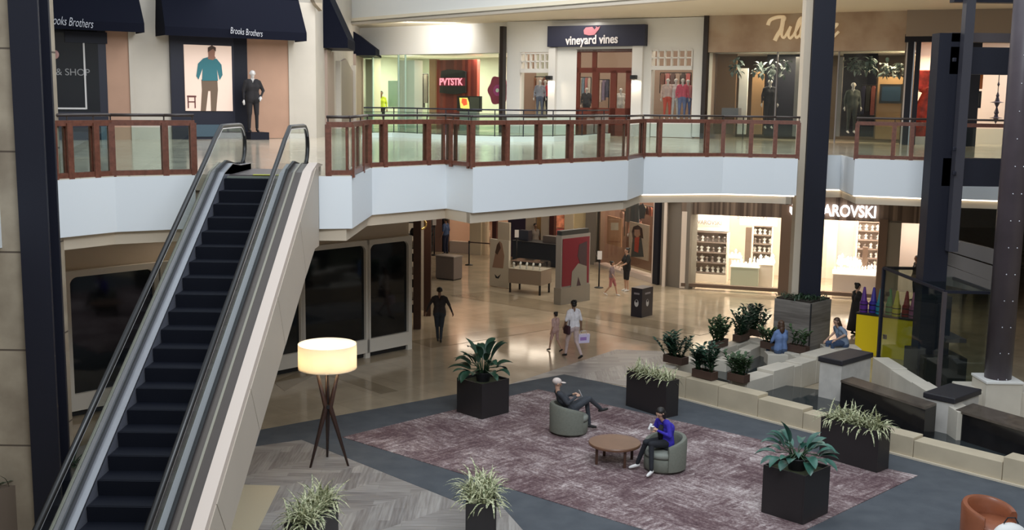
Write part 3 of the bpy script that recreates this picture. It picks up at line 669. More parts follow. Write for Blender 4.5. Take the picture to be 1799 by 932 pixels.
wa = U(1478, 668, zw).xy; wb = U(1626, 716, zw).xy; weir(wa, wb, zw, .5)
zw = .85
wa = U(1680, 720, zw).xy; wb = U(1830, 764, zw).xy; weir(wa, wb, zw, .8)
# pale back wall sloping away behind the weirs
pA = U(1533, 632, .8).xy; pB = U(1640, 700, .8).xy
d = (pB-pA).normalized(); n = Vector((-d.y, d.x)); n = n if n.y > 0 else -n
for i in range(4):
    L = (pB-pA).length/3; qb(MB(), pA, d, n, L*i+.01, L*(i+1)-.01, 0, .42, 0, .86-.02*(i % 2)).build('stone_block', SLT, fo)
_b = U(1486, 606, .74); MB().box(_b.x-.55, _b.x+.45, _b.y-.02, _b.y+.62, 0, .62, .012).build('stone_block', SLT, fo)
_b = UY(1372, 600, 30.35); MB().box(_b.x-.40, _b.x+.40, 30.12, 30.6, 0, .50, .012).build('stone_block', SLT, fo)
# white block under the round column
blk = empty('white_stone_block', (pc.x, 25.5, 0)); tag(blk, 'white square stone block carrying the riveted round column', 'stone block')
MB().box(pc.x-.42, pc.x+.42, 25.1, 25.94, 0, 1.02, .015).build('base', SLT, blk)
MB().box(pc.x-.44, pc.x+.44, 25.07, 25.96, 1.02, 1.08, .01).build('cap', mat('white_marble', (.72, .70, .66), .4), blk)
MB().box(pc.x-.75, pc.x+1.3, 25.3, 26.3, 0, .78, .02).build('plinth_ledge', SLT, blk)
# ------------------------------------------------------------------ yellow crayon stand
yz = 1.25
ya = U(1505, 549, yz); yb = U(1560, 556, yz); yd = (yb.xy-ya.xy).normalized(); yn = Vector((-yd.y, yd.x))
ys_ = empty('yellow_display_box', (ya.x, ya.y, 0)); tag(ys_, 'bright yellow crate-like stand carrying coloured crayons beside the glass enclosure', 'display stand')
YL = mat('bright_yellow_paint', (.85, .62, .01), .5)
qb(MB(), ya.xy, yd, yn, 0, 2.0, 0, .8, 0, yz-.05, .01).build('box', YL, ys_)
qb(MB(), ya.xy, yd, yn, -.02, 2.02, -.02, .82, yz-.05, yz, .01).build('top_rim', BLK, ys_)
crc = [('purple', (.10, .02, .22)), ('blue violet', (.05, .03, .30)), ('teal', (.02, .22, .30)), ('green', (.05, .30, .12)), ('yellow', (.65, .55, .03)), ('red', (.40, .03, .03)), ('pink', (.45, .12, .25))]
for i, (nm, cc_) in enumerate(crc):
    p = ya.xy+yd*(.13+.245*i)+yn*(.2+.12*(i % 2)); cr = empty('giant_crayon', (*p, yz))
    tag(cr, 'giant %s crayon cone standing on the yellow stand' % nm, 'crayon', 'giant crayons on the yellow stand')
    cm = mat('crayon_'+nm.replace(' ', '_'), cc_, .5)
    cb_ = lp(MB().lathe([(.12, 0), (.12, .30), (.115, .31)], (0, 0, 0), 20), 'crayon_body', cm, cr, False)
    lp(MB().lathe([(.115, .31), (.085, .36), (.035, .74), (.02, .76)], (0, 0, 0), 20), 'crayon_tip', cm, cr, True)
    lp(MB().lathe([(.122, .06), (.122, .09)], (0, 0, 0), 20, cap=False), 'band', BLK, cb_); lp(MB().lathe([(.122, .22), (.122, .25)], (0, 0, 0), 20, cap=False), 'band', BLK, cb_)
# ------------------------------------------------------------------ plants
LEAF = mat('dark_glossy_leaf', (.022, .060, .036), .35, noise=.35, nscale=5)
LEAF2 = mat('deep_green_leaf', (.020, .050, .020), .45, noise=.4, nscale=8)
GRASSV, nt_, b_, L_ = new('variegated_leaf')
tc_ = nn(nt_, 'ShaderNodeTexCoord'); n_ = nn(nt_, 'ShaderNodeTexNoise', i_Scale=30.); L_.new(tc_.outputs['Object'], n_.inputs['Vector'])
L_.new(ramp(nt_, n_.outputs[0], ((.36, (.10, .14, .05)), (.56, (.58, .57, .36)))), b_.inputs['Base Color']); b_.inputs['Roughness'].default_value = .5
SOIL = mat('dark_soil', (.02, .015, .01), .9)
def blade(mb, p, d, L, w, droop, n=5, curl=.25, tip=.05):
    """curved leaf: starts at p, heads along d, droops under gravity"""
    d = Vector(d).normalized(); pos = Vector(p); side = d.cross(Vector((0, 0, 1)))
    if side.length < .05: side = Vector((1, 0, 0))
    side.normalize(); rows = []
    for i in range(n+1):
        t = i/n; ww = w*(math.sin(math.pi*min(1, t*.93+.07))**.75 if t < 1 else tip)
        up = side.cross(d).normalized()
        rows.append([mb.bm.verts.new(pos+side*ww*.5+up*ww*curl*.5), mb.bm.verts.new(pos-up*ww*.02), mb.bm.verts.new(pos-side*ww*.5+up*ww*curl*.5)])
        pos = pos+d*L/n; d = (d+Vector((0, 0, -droop/n))).normalized()
    for a, b in zip(rows, rows[1:]):
        for k in range(2): mb.bm.faces.new((a[k], a[k+1], b[k+1], b[k]))
def pbox(name, root, sx, sy, h, m=BLKP, th=.03):
    mb = MB(); mb.box(-sx/2, sx/2, -sy/2, -sy/2+th, 0, h, .004); mb.box(-sx/2, sx/2, sy/2-th, sy/2, 0, h, .004); mb.box(-sx/2, -sx/2+th, -sy/2+th, sy/2-th, 0, h); mb.box(sx/2-th, sx/2, -sy/2+th, sy/2-th, 0, h)
    mb.box(-sx/2+th, sx/2-th, -sy/2+th, sy/2-th, 0, h-.12)
    return lp(mb, name, m, root)
def broadleaf(loc, rz, s, h, label, H=.95, seed=1, green=LEAF):
    rnd = random.Random(seed); t = empty('potted_broadleaf_plant', loc, rz, label, 'potted plant')
    pb0 = pbox('planter_box', t, s, s, h); lp(MB().box(-s/2+.03, s/2-.03, -s/2+.03, s/2-.03, h-.14, h-.07), 'soil', mat('mossy_soil', (.045, .05, .022), .95), pb0)
    lp(MB().lathe([(.15, 0), (.19, .22), (.17, .23), (.15, .18), (0, .18)], (0, 0, h-.08), 20), 'inner_pot', BLK, pb0)
    st = MB(); lf = MB()
    for i in range(32):
        a = i*2.4+rnd.uniform(-.2, .2); e = rnd.uniform(.15, 1.25); hh = H*rnd.uniform(.45, .85)*(1 if e > .6 else .7)
        b = Vector((.05*math.cos(a), .05*math.sin(a), h+.05)); tipd = Vector((math.cos(a)*math.cos(e), math.sin(a)*math.cos(e), math.sin(e)))
        mid = b+Vector((math.cos(a)*.10, math.sin(a)*.10, hh*.45)); p = b+Vector((tipd.x*.36, tipd.y*.36, hh*.78*max(.45, tipd.z)))
        st.tube([b, mid, p], [.014, .011, .007], 5)
        dd = Vector((tipd.x, tipd.y, tipd.z*.9+rnd.uniform(-.1, .35)))
        blade(lf, p, dd, rnd.uniform(.40, .56)*H, rnd.uniform(.17, .25)*H, rnd.uniform(.9, 1.9), 6, .35)
    lp(st, 'stem', LEAF2, t, True); lp(lf, 'foliage', green, t, True); return t
def spider(loc, rz, sx, sy, h, label, n=260, L=.5, seed=3, mt=None):
    rnd = random.Random(seed); t = empty('potted_spider_plant', loc, rz, label, 'potted plant')
    pb0 = pbox('planter_box', t, sx, sy, h); lp(MB().box(-sx/2+.03, sx/2-.03, -sy/2+.03, sy/2-.03, h-.14, h-.05), 'soil', SOIL, pb0)
    mb = MB()
    for i in range(n):
        x = rnd.uniform(-sx/2+.06, sx/2-.06); y = rnd.uniform(-sy/2+.06, sy/2-.06); a = rnd.uniform(0, 6.28); e = rnd.uniform(.35, 1.45)
        blade(mb, (x, y, h-.06), (math.cos(a)*math.cos(e), math.sin(a)*math.cos(e), math.sin(e)), L*rnd.uniform(.6, 1.15), .034, rnd.uniform(1.1, 2.6), 5, .3)
    lp(mb, 'foliage', mt or GRASSV, t, True); return t
A45 = math.atan2(.6, .61)
broadleaf((-.65, 25.66, .024), A45, .88, .84, 'broad-leaved plant in a black cube planter at the far left corner of the rug', .95, 4)
g_ = mat('blue_green_leaf', (.035, .115, .085), .35, noise=.35, nscale=5)
broadleaf((5.21, 19.36, .024), A45, .86, .90, 'broad-leaved plant in a black cube planter on the near right part of the rug', .82, 9, g_)
def ctr(a, b, c): return ((a.x+c.x)/2, (a.y+c.y)/2)
pA, pB_, pC = U(1100, 712), U(1168, 734), U(1190, 729)
spider((3.42, 26.05, 0), math.atan2(pB_.y-pA.y, pB_.x-pA.x), 1.36, .42, .90, 'pale spider plants in a long black planter beside the fountain wall end', 230, .42, 5)
pA, pB_ = U(1440, 805), U(1540, 834)
spider((7.16, 22.28, .024), math.atan2(pB_.y-pA.y, pB_.x-pA.x), 1.36, .44, .86, 'pale spider plants in a long black planter against the middle of the fountain wall', 330, .50, 6)
p = U(845, 872, .9)
spider((p.x-.0, p.y+.1, 0), math.atan2(-p.y, -p.x), 1.0, .50, .90, 'tall pale spider plants in a dark planter at the bottom edge, left of the rug', 300, .52, 7)
p = U(548, 900, .9)
q1 = U(583, 875, .9); q2 = U(520, 935, .9)
spider((p.x, p.y, 0), math.atan2(q2.y-q1.y, q2.x-q1.x), 1.15, .45, .90, 'grey-green spider plants in a dark planter at the bottom left of the floor lamp', 330, .55, 8, None)
# planter at left column
pb = U(45, 846, .95); 
t = empty('column_planter', (cx1-1.0, 17.5, 0)); tag(t, 'low weathered grey plank planter box at the bottom left corner', 'planter')
pc1 = U(40, 848, .95).xy; pc2 = U(112, 826, .95).xy
dd_ = (pc2-pc1).normalized(); dn_ = Vector((-dd_.y, dd_.x))
MB().hexa([(*v, 0) for v in (pc1, pc1+dd_*1.9, pc1+dd_*1.9+dn_*.9, pc1+dn_*.9)]+[(*v, .95) for v in (pc1, pc1+dd_*1.9, pc1+dd_*1.9+dn_*.9, pc1+dn_*.9)]).build('box', PLANTERW, t)
MB().hexa([(*v, 0) for v in (pc1-dn_*-.02, pc1+dn_*.9, pc1+dn_*.9-dd_*1.2, pc1-dd_*1.2)]+[(*v, .93) for v in (pc1-dn_*-.02, pc1+dn_*.9, pc1+dn_*.9-dd_*1.2, pc1-dd_*1.2)]).build('box_side', mat('brown_planter_side', (.16, .12, .09), .6), t)
MB().bar((*pc1, 0), (*pc1, .96), .04).build('corner_strip', BLK, t)
GRN = mat('dark_grass_leaf', (.030, .060, .030), .5, noise=.4, nscale=9)
def grass(name, label, pts, z, n, L, mt, seed):
    rnd = random.Random(seed); mb = MB(); c = sum((Vector(p) for p in pts), Vector((0, 0)))/len(pts)
    for i in range(n):
        w = [rnd.random()**1.0 for _ in pts]; s = sum(w); x = sum((Vector(p)*q for p, q in zip(pts, w)), Vector((0, 0)))/s; x = c+(x-c)*1.55
        a = rnd.uniform(0, 6.28); e = rnd.uniform(.3, 1.3); blade(mb, (*x, z), (math.cos(a)*math.cos(e), math.sin(a)*math.cos(e), math.sin(e)), L*rnd.uniform(.6, 1.1), .035, rnd.uniform(1, 2.2), 4, .3)
    o = mb.build(name, mt, None, True); tag(o, label, 'plants', None, 'stuff'); return o
grass('grass_plants', 'dark arching grassy plants filling the planter at the bottom left', [pc1+dd_*0+dn_*.05, pc1+dd_*1.1+dn_*.05, pc1+dd_*1.1+dn_*.25, pc1+dn_*.25], .93, 240, .42, GRN, 2)
grass('grass_plants', 'dark low plants filling the tall planter around the middle column', [v.lerp((PLTOP[0]+PLTOP[2])/2, .1) for v in PLTOP[:4]], PLTOP[4]+.02, 340, .26, GRN, 5)
# troughs of upright leafy plants on the fountain walls
def trough(px, py, z, L, w, dirv, label, hh, n, seed, hfac=1):
    rnd = random.Random(seed); p = U(px, py, z); t = empty('planted_trough', (p.x, p.y, z), math.atan2(dirv[1], dirv[0]), label, 'planted trough', None)
    pbox('trough', t, L, w, .2, mat('brown_trough', (.065, .036, .026), .5), .025)
    st = MB(); lf = MB()
    for i in range(n):
        x = rnd.uniform(-L/2+.06, L/2-.06); y = rnd.uniform(-w/2+.05, w/2-.05); a = rnd.uniform(0, 6.28); ln = rnd.uniform(.05, .32)
        h = hh*rnd.uniform(.6, 1.1); top = Vector((x+math.cos(a)*ln, y+math.sin(a)*ln, .15+h)); b = Vector((x, y, .1)); m = b.lerp(top, .5)+Vector((0, 0, .06))
        st.tube([b, m, top], [.012, .01, .005], 4)
        for k in range(9):
            q = .25+.75*k/8; pp = b.lerp(m, q*2) if q < .5 else m.lerp(top, q*2-1); aa = a+(1 if k % 2 else -1)*1.2+rnd.uniform(-.5, .5)
            blade(lf, pp, (math.cos(aa), math.sin(aa), .7), (.20*hfac), .085*hfac, .6, 3, .3)
    lp(st, 'stem', LEAF2, t, True); lp(lf, 'foliage', LEAF if seed % 2 else mat('leafy_green', (.045, .085, .035), .4, noise=.4, nscale=8), t, True); return t
bw = (bl-lw).normalized()
trough(1238, 664, .60, .62, .26, fu, 'tall leafy plants in the middle brown trough on the front fountain wall', .66, 26, 1)
trough(1297, 670, .60, .50, .26, fu, 'low leafy plants in the rightmost brown trough on the front fountain wall', .45, 18, 2)
trough(1187, 638, .62, .62, .30, fu, 'leafy plants in a brown trough at the left end of the fountain wall', .60, 24, 3)
trough(1262, 610, .56, .7, .26, bw, 'leafy plants in a brown trough on the rear left fountain wall', .60, 24, 4)
trough(1302, 598, .56, .6, .26, bw, 'leafy plants in a brown trough in the rear left corner of the fountain', .65, 22, 5)
trough(1330, 590, .56, .5, .3, fu, 'round-topped dark plant in a brown trough behind the fountain bed', .7, 26, 7)
trough(1352, 613, .56, .5, .22, fu, 'dark plants in a brown trough in front of the person in blue', .4, 12, 6)
trough(1402, 619, .56, .6, .22, fu, 'sparse leafy plants in a brown trough in front of the tall plank planter', .48, 6, 8)
# ------------------------------------------------------------------ floor lamp
Lp = [U(545, 823).xy, U(612, 820).xy, U(575, 804).xy]; lc = (Lp[0]+Lp[1]+Lp[2])/3
zb_ = UY(574, 647, lc.y).z; zt_2 = zb_+.50
lamp = empty('tripod_floor_lamp', (*lc, 0)); tag(lamp, 'tall floor lamp with wide lit drum shade on a crossed dark tripod', 'floor lamp')
zm = zb_*.60
for p in Lp:
    a = Vector((*p, 0)); dirx = (p-lc).normalized(); m = Vector((*(lc+dirx*.05), zm)); t2 = Vector((*(lc+dirx*.26), zb_+.02))
    MB().tube([a, m, t2], [.022, .055, .028], 8).build('leg', DKWOOD, lamp, True)
MB().lathe([(.02, zm-.04), (.085, zm-.03), (.085, zm+.05), (.02, zm+.06)], (*lc, 0), 16).build('hub', BLK, lamp)
MB().tube([(*lc, zm), (*lc, zt_2-.06)], .013, 6).build('rod', BLK, lamp)
MB().tube([(*lc, .32), (*lc, zm)], .008, 6).build('pull_cord', BLK, lamp)
sm, nt_, b_, L_ = new('lit_linen_shade'); b_.inputs['Base Color'].default_value = (.85, .80, .70, 1); b_.inputs['Roughness'].default_value = .8; b_.inputs['Transmission Weight'].default_value = 0
tr_ = nn(nt_, 'ShaderNodeBsdfTranslucent'); tr_.inputs[0].default_value = (.95, .84, .66, 1); ms_ = nn(nt_, 'ShaderNodeMixShader'); ms_.inputs[0].default_value = .55
L_.new(b_.outputs[0], ms_.inputs[1]); L_.new(tr_.outputs[0], ms_.inputs[2]); L_.new(ms_.outputs[0], nt_.nodes['Material Output'].inputs[0])
MB().lathe([(.585, 0), (.585, .5), (.58, .5), (.58, 0), (.585, 0)], (*lc, zb_), 48, cap=False).build('lamp_shade', sm, lamp, True); shd = [o for o in bpy.data.objects if o.name == 'lamp_shade'][0]
MB().lathe([(.02, .02), (.57, .02)], (*lc, zb_), 40, cap=False).build('diffuser', sm, shd)
BULB = mat('lamp_bulb', (1, .9, .7), emit=(1, .88, .66), es=22)
for k in range(3):
    a = R(20+120*k); q = Vector((lc.x+.22*math.cos(a), lc.y+.22*math.sin(a), zb_+.22)); MB().ell(q, (.045, .045, .06)).build('bulb', BULB, shd, True)
    l = bpy.data.lights.new('lamp_light', 'POINT'); l.energy = 26; l.color = (1, .88, .68); l.shadow_soft_size = .07; o = bpy.data.objects.new('lamp_light', l); COL.objects.link(o); o.location = q+Vector((0, 0, .09)); 
# ------------------------------------------------------------------ seating group
OLIVE = mat('grey_green_upholstery', (.155, .160, .130), .75, noise=.08, nscale=20)
OLIVS = mat('grey_green_seat', (.22, .23, .20), .75)
def tub(loc, rz, label, m, ms, r=.39, hb=.68, hs=.42):
    """tub chair facing +x"""
    t = empty('tub_chair', loc, rz, label, 'armchair', None)
    lp(MB().lathe([(r-.02, .02), (r, .06), (r+.005, hs-.16), (r-.02, hs-.13)], (0, 0, 0), 40), 'base', m, t, True)
    lp(MB().lathe([(r-.06, 0), (r-.06, .02)], (0, 0, 0), 32), 'plinth', BLK, t)
    lp(MB().lathe([(r-.05, hs-.12), (r-.02, hs-.09), (r-.02, hs-.03), (r-.06, hs), (.0, hs+.01)], (0.03, 0, 0), 40), 'seat', ms, t, True)
    mb = MB(); n = 30; pr = []
    for k in range(n+1):
        a = R(62)+(2*math.pi-R(124))*k/n; f = min(1, (math.sin(math.pi*k/n)*2.2))
        hz = hs-.10+(hb-hs+.10)*(.62+.38*math.sin(math.pi*k/n)**.8)
        ring = [(r+.035, .06), (r+.045, hz-.05), (r+.02, hz), (r-.05, hz), (r-.085, hz-.06), (r-.07, hs-.1), (r-.01, .06)]
        pr.append([mb.bm.verts.new((q*math.cos(a), q*math.sin(a), z)) for q, z in ring])
    for a, b in zip(pr, pr[1:]):
        for k in range(7): mb.bm.faces.new((a[k], a[(k+1) % 7], b[(k+1) % 7], b[k]))
    mb.bm.faces.new(pr[0]); mb.bm.faces.new(pr[-1][::-1])
    o = lp(mb, 'backrest', m, t); smooth_by_angle(o, 50); return t
c1 = U(1000, 762); c2 = U(1166, 826)
ch1_rz = R(12); ch2_rz = R(212)
tub((c1.x, c1.y, .024), ch1_rz, 'grey-green tub chair the man in the cap sits in, left of the round table', OLIVE, OLIVS, .41, .70)
tub((c2.x, c2.y, .024), ch2_rz, 'grey-green tub chair the woman in blue sits in, right of the round table', OLIVE, OLIVS, .41, .70)
tc0 = U(1080, 777, .45)
tb = empty('round_coffee_table', (tc0.x, tc0.y, .024), 0, 'low round brown wooden coffee table between the two tub chairs', 'coffee table')
TBW = mat('brown_table_top', (.17, .085, .050), .35, noise=.12, nscale=4)
lp(MB().lathe([(.50, .36), (.535, .375), (.54, .41), (.53, .43), (0, .43)], (0, 0, 0), 56), 'table_top', TBW, tb, False)
for k in range(4):
    a = R(25+90*k); lp(MB().bar((.42*math.cos(a), .42*math.sin(a), 0), (.42*math.cos(a), .42*math.sin(a), .37), .055), 'leg', mat('dark_brown_leg', (.075, .035, .022), .4), tb)
bc = U(1740, 905, .45)
LEATH = mat('brown_leather', (.26, .085, .040), .32, noise=.1, nscale=5, bump=.05)
tub((bc.x-.12, bc.y-.25, .012), R(-62), 'brown leather tub chair at the bottom right corner on the grey carpet', LEATH, LEATH, .42, .74, .44)
bg_ = U(1776, 924, .60); 
t = empty('white_bag', (bg_.x, bg_.y, .012)); tag(t, 'white rounded bag at the bottom right corner in front of the leather chair', 'bag')
lp(MB().ell((0, 0, .36), (.30, .2, .27), seg=20), 'bag_body', mat('white_canvas', (.75, .74, .71), .7), t, True); lp(MB().tube([(-.12, 0, .62), (-.06, 0, .72), (.06, 0, .72), (.12, 0, .62)], .012, 6), 'strap', mat('black_matte', (0,0,0)), t)
lp(MB().box(-.28, .28, -.2, .2, 0, .12, .02), 'bag_base', mat('white_canvas', (0,0,0)), t)
# ------------------------------------------------------------------ corridor furniture
def Wp(x0, y0, x1, y1, z=0.): return U(x0, y0, z).xy, U(x1, y1, z).xy
# advertising totem
a, b = Wp(985, 537, 1036, 528); w = Wall(a, b); L = w.L; zt = w.at(988, 415)[1]
t = empty('advertising_totem', (*((a+b)/2), 0)); tag(t, 'tall grey framed advertising totem with a red poster in the corridor', 'totem')
GREYB = mat('grey_brown_board', (.28, .25, .21), .6)
MB().wbox(w, 0, L, 0, .62, -.35, 0).build('base', GREYB, t); MB().wbox(w, .01, L-.01, .62, zt, -.3, -.03).build('frame', mat('pale_grey_frame', (.30, .28, .26), .4), t)
MB().wbox(w, .07, L-.07, .68, zt-.12, -.03, -.015).build('poster', mat('crimson_poster', (.20, .010, .030), .3), t)
kz = lambda px, py: w.at(px, py)
MB().wpoly(w, [kz(*q) for q in ((1032, 424), (1018, 430), (1015, 450), (1019, 462), (1008, 475), (1004, 500), (1003, 520), (1030, 510), (1031, 460))], -.015, -.008).build('poster_figure', mat('poster_figure_grey', (.055, .030, .045), .4), t)
MB().wpoly(w, [kz(*q) for q in ((1016, 463), (1005, 478), (1003, 508), (1012, 508), (1016, 486), (1022, 506), (1031, 500), (1031, 468))], -.008, -.004).build('poster_dress', mat('poster_dress', (.26, .25, .22), .4), t)
MB().wbox(w, .03, L*.95, zt, zt+.17, -.28, -.05).build('top_sign', mat('dark_top_sign', (.03, .035, .035), .4), t)
# banner + kiosk
a, b = Wp(860, 503, 893, 508); w = Wall(a, b)
t = empty('banner_stand', (*((a+b)/2), 0)); tag(t, 'tall cream banner stand with a woman pictured, left of the low kiosk', 'banner')
zt = w.at(864, 420)[1]; MB().wbox(w, 0, w.L, .02, zt, -.12, 0).build('panel', mat('cream_banner', (.52, .46, .36), .6), t); 
MB().wbox(w, w.L*.38, w.L*1.0, zt, w.at(885, 391)[1], -.11, -.03).build('upper_board', mat('cream_banner_back', (.44, .37, .28), .6), t)
MB().wpoly(w, [w.at(*q) for q in ((878, 424), (873, 430), (870, 446), (865, 470), (884, 472), (886, 450), (882, 428))], 0, .006).build('printed_figure', mat('banner_figure', (.30, .18, .12), .6), t)
MB().wpoly(w, [w.at(*q) for q in ((877, 425), (873, 432), (870, 444), (874, 448), (880, 436))], .006, .01).build('printed_hair', mat('banner_hair', (.07, .035, .02), .6), t)
MB().wpoly(w, [w.at(*q) for q in ((869, 482), (874, 487), (880, 482), (876, 490), (871, 489))], .0, .006).build('printed_emblem', BLK, t)
a, b = Wp(893, 514, 950, 520); w = Wall(a, b)
t = empty('display_kiosk', (*((a+b)/2), 0)); tag(t, 'low wooden display kiosk with glass top full of white pieces', 'kiosk')
MB().wbox(w, 0, w.L, .38, .95, -.9, 0).build('body', mat('grey_wood_board', (.27, .21, .16), .5), t)
for k in (.03, w.L-.09):
    for d in (-.86, -.06): MB().wbox(w, k, k+.06, 0, .38, d, d+.06).build('leg', BLK, t)
MB().wbox(w, 0.02, w.L-.02, .95, 1.25, -.88, -.02).build('glass_case', GLM, t)
rnd = random.Random(4)
for i in range(9):
    k = .12+w.L*.9*i/9; p = w.P(k, .95, -.2-.3*(i % 2)); o = MB().lathe([(.05, 0), (.02, .05), (.035, .14), (.05, .17), (.015, .22)], p, 8).build('jewellery_bust', mat('white_display', (.8, .78, .74), .4), None, True)
    tag(o, 'small white jewellery bust under the kiosk glass', 'display bust', 'white busts in the kiosk')
MB().wbox(w, 0, w.L, .93, .955, -.91, .01).build('counter_edge', mat('pale_edge', (.42, .36, .28), .5), t)
# grey bin
a, b = Wp(765, 490, 797, 494); w = Wall(a, b); zt = w.at(780, 452)[1]
t = empty('litter_bin', (*((a+b)/2), 0)); tag(t, 'square grey-brown litter bin standing in the corridor near the guard', 'bin')
MB().wbox(w, 0, w.L, .04, zt, -.6, 0, .02).build('body', mat('taupe_bin', (.16, .13, .115), .5), t); MB().wbox(w, -.015, w.L+.015, zt, zt+.05, -.62, .02, .01).build('lid', mat('bin_lid', (.26, .23, .2), .4), t)
MB().wbox(w, .03, w.L-.03, 0, .04, -.57, -.03).build('foot', BLK, t)
# dark cube stand
a, b = Wp(1108, 556, 1127, 559); c_ = U(1146, 554).xy; w = Wall(a, b)
t = empty('promotional_cube', (*b, 0)); tag(t, 'knee-high dark promotional stand with white crests printed on it', 'stand')
zt = UY(1127, 508, b.y).z
MB().prism([a, b, c_, a+c_-b], 0, zt).build('body', mat('dark_navy_print', (.022, .020, .030), .45), t)
for (p, q) in ((a, b), (b, c_)):
    ww = Wall(p, q)
    MB().wpoly(ww, [(ww.L*.5+.085*math.cos(R(v)), zt*.48+.13*math.sin(R(v))) for v in range(0, 360, 30)], 0, .006).build('printed_crest', mat('crest_white', (.55, .55, .56), .5), t)
    MB().wpoly(ww, [(ww.L*.5+.05*math.cos(R(v)), zt*.55+.05*math.sin(R(v))) for v in range(0, 360, 45)], .006, .009).build('crest_centre', mat('dark_navy_print', (0,0,0)), t)
    MB().wbox(ww, ww.L*.25, ww.L*.75, zt*.78, zt*.84, 0, .006).build('printed_line', mat('crest_grey', (.25, .24, .27), .5), t)
# stanchions with signs
def stan(px, py, h, sign, label, belt=None):
    p = U(px, py); t = empty('queue_post', (p.x, p.y, 0), 0, label, 'queue post', None)
    lp(MB().lathe([(.18, 0), (.18, .02), (.06, .05), (.0, .06)], (0, 0, 0), 20), 'base', BLK, t, True); lp(MB().tube([(0, 0, .03), (0, 0, h)], .03, 8), 'post', BLK, t, True)
    if sign: lp(MB().box(-.09, .09, -.04, -.02, h, h+.34), 'sign', mat('white_notice', (.8, .78, .78), .5), t)
    lp(MB().lathe([(.045, h-.12), (.045, h)], (0, 0, 0), 12), 'belt_cassette', BLK, t)
    if belt is not None:
        d = Vector((belt[0]-p.x, belt[1]-p.y, 0)); lp(MB().bar((0, 0, h-.06), (d.x, d.y, h-.06), .012, .05), 'belt', mat('dark_belt', (.05, .02, .018), .6), t)
    return t
a_ = U(824, 466); b2_ = U(764, 448); stan(763, 449, 1.45, True, 'black queue post with a white notice left of the guard')
stan(824, 466, 1.1, False, 'black queue post with belts right of the guard', U(873, 470).xy)
stan(907, 470, 1.35, True, 'black queue post with a white notice behind the kiosk'); stan(1052, 506, 1.15, True, 'black queue post with a white notice right of the advertising totem', U(1040, 480).xy)
# black sofa-like counter behind the kiosk
a, b = Wp(900, 462, 985, 472); w = Wall(a, b); t = empty('black_counter', (*((a+b)/2), 0)); tag(t, 'long low black counter behind the kiosk in the corridor', 'counter')
MB().wbox(w, 0, w.L+.2, .05, 1.0, -.8, 0).build('body', mat('blue_black_counter', (.010, .014, .022), .5), t); MB().wbox(w, -.03, w.L+.23, 1.0, 1.05, -.83, .03).build('counter_top', BLK, t); MB().wbox(w, w.L*.55, w.L, 1.05, 1.35, -.7, -.3).build('equipment', mat('grey_machine', (.12, .10, .09), .5), t); MB().wbox(w, .05, w.L+.1, 0, .05, -.75, -.05).build('plinth', BLK, t)
MB().wbox(w, 0.1, w.L*.25, 1.05, 1.5, -.6, -.3).build('coffee_machine', mat('dark_machine', (.03, .028, .04), .3), t)
